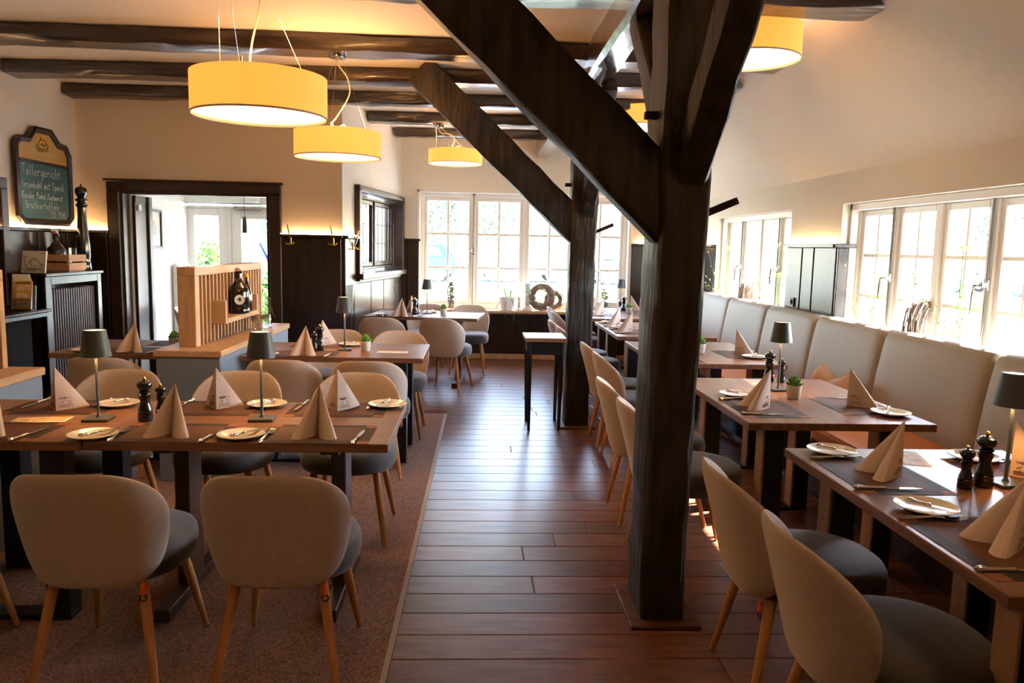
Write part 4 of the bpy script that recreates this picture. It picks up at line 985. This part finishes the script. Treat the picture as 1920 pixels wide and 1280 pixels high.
ik.build('ink_lines', M_ink, pc, 0)
# crate with bottle and glass
kr = thing('wooden_crate', 'small slatted wooden crate on the radiator cabinet', 'crate', (-3.72, 7.12, 1.2005))
MB().box(-.12, .12, -.14, .14, 0, .012).build('crate_floor', M_crate, kr)
for z in (.012, .085):
    for nm, bx in (('slat', (-.12, .12, -.15, -.14)), ('slat', (-.12, .12, .14, .15)), ('slat', (.12, .13, -.15, .15)), ('slat', (-.13, -.12, -.15, .15))):
        MB().box(*bx, z, z + .06, c=.002).build(nm, M_crate, kr)
for x in (-.11, .11):
    for y in (-.13, .13): MB().box(x - .009, x + .009, y - .009, y + .009, .012, .145).build('corner_post', M_crate, kr)
bottle('swing_top_bottle', 'dark swing-top bottle standing in the wooden crate', (-3.74, 7.06, 1.2135), 1.0, False)
tg = thing('drinking_glass', 'small clear glass in the wooden crate behind the bottle', 'glass', (-3.67, 7.19, 1.2135)); MB().lathe([(0, 0), (.03, 0), (.036, .19), (.034, .19), (.028, .008), (0, .008)], 20).build('glass_body', M_clear, tg)
gm = thing('giant_pepper_mill', 'giant black pepper mill standing in the panelled corner', 'pepper mill', (-3.66, 7.37, 1.2005))
gp = [(0, 0), (.062, 0), (.066, .02), (.062, .06), (.054, .09), (.060, .12), (.062, .20), (.055, .30), (.042, .42), (.036, .52), (.038, .575), (.050, .59), (.050, .60), (.036, .612), (.034, .625), (.052, .635), (.052, .65), (.030, .66), (.034, .675), (.050, .70), (.052, .72), (.045, .75), (.02, .765), (.006, .77), (.008, .785), (0, .79)]
MB().lathe(gp[:18] + [(0, .66)], 28).build('mill_body', M_mill, gm); MB().lathe([(0, .66)] + gp[17:], 28).build('mill_head', M_mill, gm)
fr = thing('flyer_stand', 'clear stand of stacked brown flyers on the sideboard', 'flyer stand', (-3.545, 6.17, .9255), .15)
FM = RX(math.radians(-10))
MB().box(-.075, .075, -.045, .045, 0, .004).box(-.075, .075, -.048, -.044, 0, .09, FM).box(-.075, .075, .03, .034, 0, .2, FM).build('stand', M_clear, fr)
for k, (dx, h) in enumerate(((0.01, .225), (-.006, .245), (-.02, .265), (-.03, .285))):
    f_ = MB().box(-.062 + dx, .062 + dx, -.04 + k * .018, -.03 + k * .018, .005, h, FM).build('flyer_stack', M_paper if k else M_goldtext, fr, 0)
    if k == 0:
        for q in range(3): MB().box(-.045 + dx, .052 + dx, -.042, -.04, .02 + q * .062, .07 + q * .062, FM).build('picture_block', M_flyer, f_, 0)
        MB().box(-.055 + dx, .055 + dx, -.042, -.04, .205, .213, FM).build('title_bar', M_ink, f_, 0)
# coat hooks
def hook(M, label):
    o = thing('coat_hook', label, 'coat hook', (0, 0, 0), 0, 'brass coat hooks'); o.matrix_world = M
    MB().box(-.009, .009, -.008, 0, -.05, .03, c=.003).build('back_plate', M_brass, o)
    MB().tube([(0, -.006, -.01), (0, -.035, .03), (-.015, -.07, .15)], [.007, .008, .006], 10).build('upper_prong', M_brass, o)
    MB().tube([(-.045, -.045, -.022), (-.035, -.05, -.038), (0, -.02, -.042), (.035, -.05, -.038), (.045, -.045, -.022)], .006, 10).build('lower_prongs', M_brass, o)
hook(T((-1.85, YL - .026, 1.52)), 'brass coat hook next to the doorway casing')
hook(T((-1.43, YL - .026, 1.52)), 'brass coat hook near the wall corner')
hook(MA @ T((.26, -.026, 1.48)), 'brass coat hook on the short panel beside the leaded window')
# frame of the leaded window
lw = thing('window_frame_box', 'deep dark wooden surround of the leaded window', 'window surround', kind='structure'); lw.matrix_world = MA
MB().box(wa - .07, wa + .02, -.06, .19, wz0 - .06, wz1 + .02, c=.006).box(wb - .02, wb + .07, -.06, .19, wz0 - .0, wz1 + .02, c=.006).box(wa - .07, wb + .07, -.06, .19, wz1 - .02, wz1 + .04, c=.006).build('surround', M_door, lw)
MB().box(wa - .08, wb + .06, -.10, .19, wz0 - .04, wz0 + .02, c=.006).build('sill_board', M_wain, lw)

# ------------------------------------------------------------------ pendant lamps
def pendant(label, x, y, z0, z1, canopy, seed, pw=1., rad=.303):
    o = thing('pendant_lamp', label, 'pendant lamp', (x, y, z0), 0, 'amber drum pendants'); h = z1 - z0
    MB().lathe([(rad, 0), (rad, h), (rad - .003, h), (rad - .003, 0), (rad, 0)], 72).build('drum_shade', M_shade, o, 40)
    MB().lathe([(rad + .0012, -.002), (rad + .0012, .006), (rad - .004, .006), (rad - .004, -.002), (rad + .0012, -.002)], 72).build('shade_rim', M_cable, o, 40)
    MB().lathe([(0, .012), (rad - .004, .012), (rad - .004, .016), (0, .016)], 72).build('diffuser', M_diff, o, 40)
    MB().lathe([(0, h * .55), (.10, h * .55), (.10, h * .6), (0, h * .6)], 32).build('lamp_plate', M_shadein, o, 40)
    if canopy:
        cx, cy, cz = canopy[0] - x, canopy[1] - y, canopy[2] - z0
        MB().lathe([(0, 0), (.06, 0), (.062, .006), (.062, .04), (0, .04)], 28, T((cx, cy, cz - .04))).build('ceiling_canopy', M_chrome, o)
        for k in range(3):
            a = 2 * PI * k / 3 + .5
            MB().tube([(cx + .03 * math.cos(a), cy + .03 * math.sin(a), cz - .035), ((rad - .05) * math.cos(a), (rad - .05) * math.sin(a), h * .62)], .0012, 5).build('suspension_wire', M_chrome, o)
            MB().tube([((rad - .05) * math.cos(a), (rad - .05) * math.sin(a), h * .60), ((rad - .05) * math.cos(a), (rad - .05) * math.sin(a), h + .03)], .004, 6).build('wire_grip', M_brass, o)
        H_ = cz - .04
        MB().tube(curve([(cx, cy, H_), (cx * .9 + .01, cy * .9, H_ - .05), (cx * .7 + .075, cy * .7 - .02, h + (H_ - h) * .72), (cx * .5 + .085, cy * .5 - .02, h + (H_ - h) * .5), (cx * .2, cy * .2 - .01, h + (H_ - h) * .22), (-.04, 0, h + .06), (-.01, .01, h + .03), (.05, 0, h + .05), (.07, 0, h * .8)]), .0045, 8).build('power_cable', M_cable, o)
        MB().box(-rad + .004, rad - .004, -.006, .006, h * .58, h * .60).build('cross_bar', M_chrome, o)
    l = bpy.data.lights.new('pendant_light', 'POINT'); l.energy = 38 * pw; l.color = (1, .51, .18); l.shadow_soft_size = .12
    lo = bpy.data.objects.new('pendant_light', l); COL.objects.link(lo); lo.location = (x, y, z1 + .05)
    l2 = bpy.data.lights.new('pendant_downlight', 'AREA'); l2.shape = 'DISK'; l2.size = rad * 1.7; l2.energy = 13 * pw; l2.color = (1, .54, .21)
    lo2 = bpy.data.objects.new('pendant_downlight', l2); COL.objects.link(lo2); lo2.location = (x, y, z0 - .01)
pendant('largest amber drum pendant, nearest, above the front rug table', -1.012, 3.70, 2.07, 2.25, (-1.0, 3.15, 2.825), 1, .75)
pendant('amber drum pendant hanging above the divider table', -1.0, 5.63, 2.10, 2.278, (-1.0, 5.63, 2.825), 2, .7)
pendant('smallest amber drum pendant above the alcove table', -.263, 8.90, 2.415, 2.565, (-.45, 8.72, 2.822), 3, .2)
pendant('amber drum lamp close under the ceiling on the bench side', 1.64, 4.80, 2.66, 2.85, None, 4, .1)
pendant('added amber drum lamp on the bench side, unseen fill behind the viewpoint', 1.64, 1.2, 2.66, 2.85, None, 6, .5)  # out-of-view lamp added to light the front chairs
pendant('added amber drum pendant above the rug, unseen fill behind the viewpoint', -1.0, .9, 2.07, 2.25, (-1.0, .9, 2.825), 7, .2)  # second added lamp, out of view, fills the front of the room
pendant('amber drum lamp half hidden behind the foreground post', 1.62, 7.75, 2.70, 2.88, None, 5, .15)

av = thing('air_vent', 'small pale ventilation grille on the ceiling behind the girder', 'vent', (1.06, 6.0, ZC - .02))
MB().box(-.12, .12, -.10, .10, .0, .02, c=.003).build('frame', M_frame, av)
for k in range(6): MB().box(-.10 + k * .036, -.084 + k * .036, -.085, .085, -.006, .0).build('slat', M_blk, av)
# ------------------------------------------------------------------ window sill decoration
def wreath(label, loc, rz, Rm, rt, seed, tilt=0.):
    r = random.Random(seed); mb = MB(); mb.cur = 2
    mb.sweep([[((Rm + rt * .6 * math.cos(b)) * math.cos(a), rt * .6 * math.sin(b), (Rm + rt * .6 * math.cos(b)) * math.sin(a)) for b in [2 * PI * q / 10 for q in range(10)]] for a in [2 * PI * k / 40 for k in range(41)]])
    mb.cur = 0
    for i in range(120):
        mb.cur = i % 2
        a0 = r.random() * 2 * PI; span = r.uniform(.8, 2.6); ph = r.random() * 2 * PI; rad = rt * r.uniform(.75, 1.04); tw = r.uniform(-1.2, 1.2); pts = []
        for k in range(13):
            a = a0 + span * k / 12; b = ph + tw * k / 12; rr_ = Rm + rad * math.cos(b)
            pts.append((rr_ * math.cos(a), rad * math.sin(b), rr_ * math.sin(a)))
        mb.tube(pts, [.0022] + [r.uniform(.003, .0045)] * 11 + [.0015], 5)
    mb.v = [(x, y, z + Rm + rt * 1.02 + .004) for x, y, z in mb.v]
    o = mb.build('wicker_wreath', [M_wicker, M_wicker2, M_twig2], None, 0); o.location = loc; o.rotation_euler = (tilt, 0, rz)
    return tag(o, label, 'wreath', 'wicker wreaths on the sills')
ZB = .6625
wreath('large round wicker wreath standing on the end window sill', (.865, Y1 - .115, ZB), .0, .132, .048, 1)
wreath('smaller wicker wreath on the end sill, behind the chair backs', (1.035, Y1 - .015, ZB), .12, .098, .036, 2)
wreath('wicker wreath on the sill nearer us, behind the bench', (2.868, 4.84, ZS + .002), PI / 2 - .72, .150, .060, 3)
wreath('wicker wreath on the farther bench sill beside the pilaster', (2.868, 8.02, ZS + .002), PI / 2 - .62, .145, .055, 4)
fp = thing('flower_pot', 'white ceramic pot with a trailing orchid on the end sill', 'potted plant', (.40, Y1 - .09, ZB))
MB().lathe([(0, 0), (.075, 0), (.08, .004), (.125, .17), (.128, .182), (.122, .182), (.116, .168), (.10, .15), (0, .15)], 36).build('pot', M_white, fp)
st_ = MB(); lf = MB(); rr = random.Random(6)
for a, pts in enumerate(([(.0, 0, .15), (-.09, 0, .21), (-.12, .0, .30), (-.05, .0, .38), (.02, 0, .36), (.05, 0, .25), (.04, 0, .16)], [(.0, 0, .16), (.06, 0, .28), (.13, 0, .36), (.16, 0, .30), (.13, 0, .2)], [(-.03, -.03, .17), (-.09, -.05, .13), (-.14, -.06, .04), (-.145, -.06, .008)], [(.05, -.1, .17), (.08, -.135, .1), (.09, -.14, -.04), (.10, -.14, -.13)], [(-.01, -.1, .17), (-.02, -.135, .05), (-.02, -.14, -.1)])):
    st_.tube(pts, [.004] * (len(pts) - 1) + [.002], 6)
for p, d in (((.0, 0, .16), (-.05, 0, .16)), ((.04, 0, .16), (.02, .0, .11)), ((.02, -.03, .17), (.06, -.08, -.03)), ((-.02, -.02, .17), (.0, -.09, -.04))):
    p = Vector(p); d = Vector(d); lf.tube([p, p + d * .3, p + d * .7, p + d], [.004, .013, .012, .001], 6)
st_.build('stems', M_twig, fp, 40); lf.build('leaves', M_leaf, fp, 40)
def lathe_thing(name, label, cat, loc, parts, grp=None):
    o = thing(name, label, cat, loc, 0, grp)
    for nm, prof_, m in parts: MB().lathe(prof_, 24).build(nm, m, o)
    return o
lathe_thing('candle_holder', 'short turned stone candle holder on the end sill', 'candle holder', (.565, Y1 - .09, ZB), [('turned_column', [(0, 0), (.045, 0), (.048, .012), (.02, .03), (.026, .06), (.018, .09), (.016, .13), (.032, .16), (.034, .172), (0, .172)], M_stone)])
ch_ = lathe_thing('candle_holder', 'tall turned stone holder with a mint candle on the end sill', 'candle holder', (.675, Y1 - .10, ZB), [('turned_column', [(0, 0), (.062, 0), (.066, .02), (.05, .045), (.03, .06), (.036, .08), (.04, .13), (.034, .2), (.03, .225), (.044, .245), (.046, .262), (0, .262)], M_stone), ('candle', [(0, .262), (.041, .262), (.042, .27), (.042, .36), (.038, .366), (0, .364)], M_candle)])
ch_.children[1]['label'] = 'mint green candle'
def branches(label, loc, seed, H, vase_h=.17, n=9, spread=.10, green=True, dry=False, rv=.045):
    o = thing('branch_vase', label, 'vase', loc, 0, 'branch arrangements on the sills'); r = random.Random(seed)
    MB().lathe([(0, 0), (rv * .7, 0), (rv * .75, .01), (rv, vase_h * .35), (rv * .8, vase_h * .75), (rv * 1.05, vase_h), (rv * .98, vase_h), (rv * .72, vase_h * .75), (rv * .92, vase_h * .35), (0, .012)], 22).build('vase_body', M_clear, o)
    tw = MB(); gr = MB(); bl_ = MB()
    for i in range(n):
        a = r.random() * 6.28; p = Vector((.012 * math.cos(a), .012 * math.sin(a), .02)); pts = [p]; hh = H * r.uniform(.45, 1)
        d = Vector((math.cos(a) * spread, math.sin(a) * spread * .45, hh)).normalized()
        for k in range(8):
            d = (d + Vector((r.uniform(-.28, .28), r.uniform(-.12, .12), r.uniform(-.1, .12)))).normalized(); p = p + d * hh / 8; pts.append(p)
        (gr if i % 3 == 0 else tw).tube(pts, [.0026 - .0002 * k for k in range(9)], 5)
        for k in range(3, 9):
            if r.random() < .7:
                q = pts[k]; e = Vector((r.uniform(-1, 1), r.uniform(-.5, .5), r.uniform(.1, 1))).normalized()
                if dry: bl_.tube([q, q + e * .012, q + e * .03], [.001, .006, .001], 5)
                else: (gr if r.random() < .5 else bl_).tube([q, q + e * .012, q + e * .024], [.001, .006, .001], 5)
    if dry:
        for i in range(110):
            a = r.random() * 6.28; q = r.random() ** .5 * rv * .7; p = Vector((q * math.cos(a), q * math.sin(a), .02 + vase_h * .95 * r.random())); e = Vector((r.uniform(-1, 1), r.uniform(-1, 1), r.uniform(-1, 1))).normalized() * .02
            bl_.tube([p - e, p, p + e], [.002, .008, .001], 5)
    for sx in ([(0.0, H), (.045, H * .62)] if green else []):
        c = Vector((sx[0], 0, sx[1]))
        for k in range(16):
            e = Vector((r.uniform(-1, 1), r.uniform(-.6, .6), r.uniform(.25, 1))).normalized(); bl_.tube([c, c + e * .04], [.0012, .0012], 4); bl_.lathe([(0, -.006), (.006, 0), (0, .006)], 5, T(c + e * .045))
        gr.tube([(0, 0, .05), (sx[0] * .5, 0, sx[1] * .5), tuple(c)], .003, 5)
    for k, (m_, nm, mm) in enumerate(((tw, 'twigs', M_twig), (gr, 'green_stems', M_leaf), (bl_, 'blossoms', M_dry if dry else M_bloom))):
        if m_.v: m_.build(nm, mm, o, 0, 'stuff')
branches('clear vase with curly twigs at the far jamb of the nearer bench window', (2.875, 5.50, ZS + .002), 11, .70)
branches('clear vase with green stems on the nearer bench sill, right of its wreath', (2.875, 4.45, ZS + .002), 12, .72)
branches('clear vase with blossom twigs at the far corner panelling', (2.875, 8.78, ZS + .002), 13, .72, n=12)
branches('clear vase with dark twigs on farther bench sill before the pilaster', (2.875, 7.30, ZS + .002), 14, .75, n=11, spread=.2)
branches('tall glass vase of dried flowers at the left of the end window', (-.335, Y1 - .09, ZB), 15, .62, .36, 12, .08, False, True, .055)
branches('glass vase with pink flower spray by the last bench table', (1.70, Y1 - .09, ZB), 16, .78, .30, 8, .07, False, True, .07)

# ------------------------------------------------------------------ bright hall furnishings
hp = thing('framed_print', 'framed pale poster on the white hall wall', 'picture', (-3.458, 8.08, 1.40))
MB().box(0, .03, 0, .025, 0, .41, c=.003).box(0, .03, .515, .54, 0, .41, c=.003).box(0, .03, .025, .515, 0, .025, c=.003).box(0, .03, .025, .515, .385, .41, c=.003).build('frame', M_rib, hp)
MB().box(.004, .012, .02, .52, .02, .39).build('poster', M_paper, hp); 
pq = MB()
for k, (a, b, c, d) in enumerate(((.12, .42, .14, .24), (.16, .40, .24, .27), (.14, .2, .27, .30), (.24, .3, .27, .31), (.33, .36, .27, .30))): pq.box(.012, .0128, a, b, c, d)
pq.build('pale_picture', mat('pale_blue_print', (.42, .46, .52), .7, var=(12, .35)), hp, 0)
hr = thing('hall_radiator', 'white flat radiator in the hall corner', 'radiator', (-3.455, 8.9, .25))
for k in range(4): MB().box(0, .07, k * .1, k * .1 + .085, 0, .98, c=.02).build('radiator_section', M_rad, hr)
MB().tube([(.035, .04, -.25), (.035, .04, 0)], .01, 8).tube([(.035, .34, -.25), (.035, .34, 0)], .01, 8).build('pipes', M_rad, hr)
ac = thing('air_curtain', 'white box unit above the glazed hall door', 'air conditioner', (-3.1, 9.30, 1.945)); MB().box(0, .52, -.09, .095, 0, .11, c=.012).build('casing', M_white, ac); MB().box(.04, .48, -.093, -.088, .02, .04).build('vent_slot', M_rad, ac)
ph = thing('hall_pendant', 'slim black cylinder pendant hanging in the bright hall', 'pendant lamp', (-2.63, 8.9, 1.56))
MB().lathe([(0, .03), (.028, .03), (.022, .2), (.02, .21), (0, .21)], 18).build('lamp_body', M_blk, ph); MB().tube([(0, 0, .21), (0, 0, .94)], .003, 6).build('cable', M_blk, ph)
MB().lathe([(0, 0), (.018, .004), (.022, .018), (.018, .032), (0, .034)], 16).build('bulb', M_led2, ph); MB().lathe([(.025, .03), (.055, .005), (.053, .004), (.023, .028)], 20).build('glass_rim', M_clear, ph)

# ------------------------------------------------------------------ outside
struct('ground_paving', MB().box(-60, 60, Y1 + .3, 90, -.2, -.06), M_asph, 'pale sunlit paving outside the end window', 'ground')
struct('ground_terrace', MB().box(3.1, 60, -30, Y1 + .3, -.2, -.06), M_asph, 'bright paving outside the bench windows', 'ground')
tag(MB().box(-40, 40, 24, 28.5, -.06, -.02).build('lawn_strip', M_grass), 'green lawn strip beyond the end window', 'lawn', None, 'stuff')
def car(label, loc, rz, k):
    o = thing('parked_car', label, 'car', loc, rz, 'cars parked outside')
    M = Matrix(((0, 0, 1, 0), (1, 0, 0, 0), (0, 1, 0, 0), (0, 0, 0, 1)))
    body = [(-2.1, .35), (2.1, .35), (2.2, .6), (2.1, .9), (1.2, 1.02), (-2.0, 1.05), (-2.2, .8)]
    MB().prism(body, -.88, .88, M).build('body', CARS[k], o, 20)
    a = [(-1.95, 1.04), (1.15, 1.0), (.35, 1.55), (-1.5, 1.6)]; b = [(x * .97, z) for x, z in a]
    c = MB(); V = [(-.84, x, z) if z < 1.2 else (-.66, x, z) for x, z in a] + [(.84, x, z) if z < 1.2 else (.66, x, z) for x, z in a]
    c.add(V, [(0, 1, 2, 3), (4, 7, 6, 5), (0, 4, 5, 1), (1, 5, 6, 2), (2, 6, 7, 3), (3, 7, 4, 0)]).build('cabin', CARS[k], o, 20)
    for s_ in (-1, 1):
        for p, q in (((-1.55, -.6), (-1.35, -.62)), ((-.48, .78), (-.5, .24))):
            g_ = MB(); X = lambda z: s_ * (.84 - .18 * (z - 1.04) / .54 + .006)
            pts = [(X(1.1), p[0], 1.1), (X(1.1), p[1], 1.1), (X(1.5), q[1], 1.5), (X(1.5), q[0], 1.5)]
            g_.add(pts + [(x - s_ * .01, y, z) for x, y, z in pts], [(0, 1, 2, 3), (4, 7, 6, 5), (0, 1, 5, 4), (1, 2, 6, 5), (2, 3, 7, 6), (3, 0, 4, 7)]).build('side_window', M_carglass, o, 0)
    MB().prism([(-1.93, 1.10), (-1.56, 1.54), (-1.58, 1.545), (-1.96, 1.11)], -.6, .6, M).build('rear_window', M_carglass, o, 0)
    MB().prism([(1.05, 1.08), (.42, 1.51), (.44, 1.525), (1.08, 1.09)], -.62, .62, M).build('windscreen', M_carglass, o, 0)
    for x in (-.88, .88):
        for y in (-1.35, 1.35):
            w_ = MB().lathe([(0, -.1), (.2, -.1), (.32, -.09), (.33, 0), (.32, .09), (.2, .1), (0, .1)], 20, T((x * .95, y, .33)) @ RY(PI / 2)).build('wheel', M_tyre, o)
            MB().lathe([(0, -.105), (.19, -.105), (.19, .105), (0, .105)], 16, T((x * .95, y, .33)) @ RY(PI / 2)).build('hub_cap', M_chrome, w_)
        MB().box(x * .72 - .14, x * .72 + .14, -2.22, -2.1, .75, .92, c=.02).build('tail_light', M_tail, o)
for lb, loc, rz, k in (('navy car parked outside, seen in the outermost pane of the end window', (-2.9, 34, -.06), 1.45, 0), ('silver car parked outside, seen behind the second casement', (2.0, 35, -.06), 1.6, 1), ('slate car parked outside behind the sill candle holders', (6.9, 34.5, -.06), 1.7, 2),
                       ('white car parked outside beyond the farther post', (11.9, 36, -.06), 1.5, 3), ('navy estate car standing close outside the hall windows', (-5.3, 17.5, -.06), .9, 0), ('silver car parked outside the bench windows', (22, 31.5, -.06), .4, 1)):
    car(lb, loc, rz, k)
def tree(label, loc, h, cr, seed, tr=.16, n_leaf=1500, lk=1., fm=None):
    o = thing('tree', label, 'tree', loc, 0, 'trees outside'); r = random.Random(seed)
    tb = MB().tube([(0, 0, 0), (.05, 0, h * .3), (-.04, .03, h * .6), (0, 0, h)], [tr, tr * .8, tr * .6, tr * .25], 10)
    for i in range(7):
        a = r.random() * 6.28; z = h * r.uniform(.5, .85); tb.tube([(0, 0, z), (math.cos(a) * cr * .4, math.sin(a) * cr * .4, z + cr * .3), (math.cos(a) * cr * .8, math.sin(a) * cr * .8, z + cr * .5)], [tr * .35, tr * .2, .02], 6)
    tb.build('trunk', M_bark, o, 60)
    V = []; F = []
    for i in range(n_leaf):
        d = Vector((r.gauss(0, 1), r.gauss(0, 1), r.gauss(0, .8))).normalized() * cr * r.random() ** .4; c = Vector((0, 0, h)) + d
        u = Vector((r.uniform(-1, 1), r.uniform(-1, 1), r.uniform(-1, 1))).normalized(); v = u.cross(Vector((r.uniform(-1, 1), r.uniform(-1, 1), r.uniform(-1, 1)))).normalized(); s_ = r.uniform(.10, .2) * (cr / 2) * lk
        n = len(V); V += [tuple(c - u * s_), tuple(c + v * s_ * .5), tuple(c + u * s_), tuple(c - v * s_ * .5)]; F.append((n, n + 1, n + 2, n + 3))
    MB().add(V, F).build('foliage', fm or M_fol, o, 0, 'stuff')
    return o
tree('slim tree whose trunk shows in the first casement of the end window', (-.5, 23.2, -.06), 5.2, 2.2, 1, .2, 900, .7, M_palefol)
tree('tree beyond the parked cars, end window', (4.5, 44, -.06), 6, 3.4, 2, .25, 2500, .6, M_palefol)
tree('tree beyond the parked cars, near the brick house', (-8, 42, -.06), 6, 3.6, 3, .25, 2500, .6, M_palefol)
tree('tree outside the nearer bench window', (17.5, 22, -.06), 4.4, 2.0, 4, .18, 800, .6, M_palefol)
tree('tree outside the farther bench window', (24, 38, -.06), 5, 2.6, 5, .2, 900, .6, M_palefol)
ORD = ('first', 'second', 'third', 'fourth', 'fifth', 'sixth', 'seventh', 'eighth', 'ninth')
ft = tree('first tree of the far row beyond the parking, counted from the hall side', (65 * math.cos(2.0), 65 * math.sin(2.0), -.06), 6.5, 5.6, 9, .3, 9000, .62, M_palefol)
ft['group'] = 'far tree row'
for k in range(1, 9):
    a = 2.0 - k * .205; rr_ = 65 + 4 * (k % 2)
    dup(ft, (rr_ * math.cos(a), rr_ * math.sin(a), -.06), k * 1.3, ORD[k] + ' tree of the far row beyond the parking, counted from the hall side', 'far tree row')
def bush(label, loc, rx, rz_, seed):
    r = random.Random(seed); V = []; F = []
    for i in range(2200):
        d = Vector((r.gauss(0, 1), r.gauss(0, 1), r.gauss(0, 1))).normalized() * r.random() ** .3; c = Vector((d.x * rx, d.y * rx, rz_ + d.z * rz_))
        u = Vector((r.uniform(-1, 1), r.uniform(-1, 1), r.uniform(-1, 1))).normalized(); v = u.cross(Vector((r.uniform(-1, 1), r.uniform(-1, 1), r.uniform(-1, 1)))).normalized(); s_ = r.uniform(.03, .07)
        n = len(V); V += [tuple(c - u * s_), tuple(c + v * s_ * .5), tuple(c + u * s_), tuple(c - v * s_ * .5)]; F.append((n, n + 1, n + 2, n + 3))
    o = MB().add(V, F).build('bush', M_fol, None, 0); o.location = loc; tag(o, label, 'bush')
bush('green bush outside the hall window', (-3.9, 11.6, -.06), .32, .8, 1)
bush('low green bush beside the glazed hall door', (-3.6, 13.5, -.06), .3, .55, 2)
# brick house beyond the parking and a brick pier outside the bench window
bh = thing('brick_house', 'red brick house far beyond the parked cars', 'house', (9.5, 46, -.06))
MB().box(-5, 9, 0, 8, 0, 5.2).build('brick_walls', mat('distant_brickwork', (.36, .17, .12), .9, var=(1.2, .15)), bh)
MB().prism([(-5.5, 5.1), (9.5, 5.1), (7, 9), (-3, 9)], -.4, 8.4, Matrix(((1, 0, 0, 0), (0, 0, 1, 0), (0, 1, 0, 0), (0, 0, 0, 1)))).build('roof', M_tile, bh, 0)
for i, x in enumerate((-3.6, -.8, 2.0, 4.8)):
    f_ = MB().box(x, x + 1.5, -.06, .02, 1.5, 3.0, c=.02).build('window', M_white, bh)
    for a in (0, 1): MB().box(x + .1 + a * .68, x + .72 + a * .68, -.075, -.06, 1.6, 2.9).build('pane', M_carglass, f_, 0)
bp_ = thing('brick_pier', 'red brick pier seen through the far casement of the nearer bench window', 'pier', (3.75, 7.35, -.06))
MB().box(-.17, .17, -.17, .17, 0, 2.3).build('mortar_core', M_mortar, bp_)
bkm = MB().box(-.115, .115, -.008, .008, -.034, .034, c=.003).mesh('brick', M_brick)
for zi in range(14, 27):
    z = .045 + zi * .081
    for f in range(2):
        for k in range(2):
            o = link('brick', bkm, bp_); off = (-.115 if k == 0 else .125) * .75 + (.02 if zi % 2 else -.02)
            o.location = (off, -.175, z) if f == 0 else (-.175, off, z); o.rotation_euler = (0, 0, 0 if f == 0 else PI / 2); o.scale = (.70, 1, 1)
# prototypes must be used; nothing stays parked below the floor
for o in list(bpy.data.objects):
    if o.parent is None and o.location.z < -40: bpy.data.objects.remove(o)
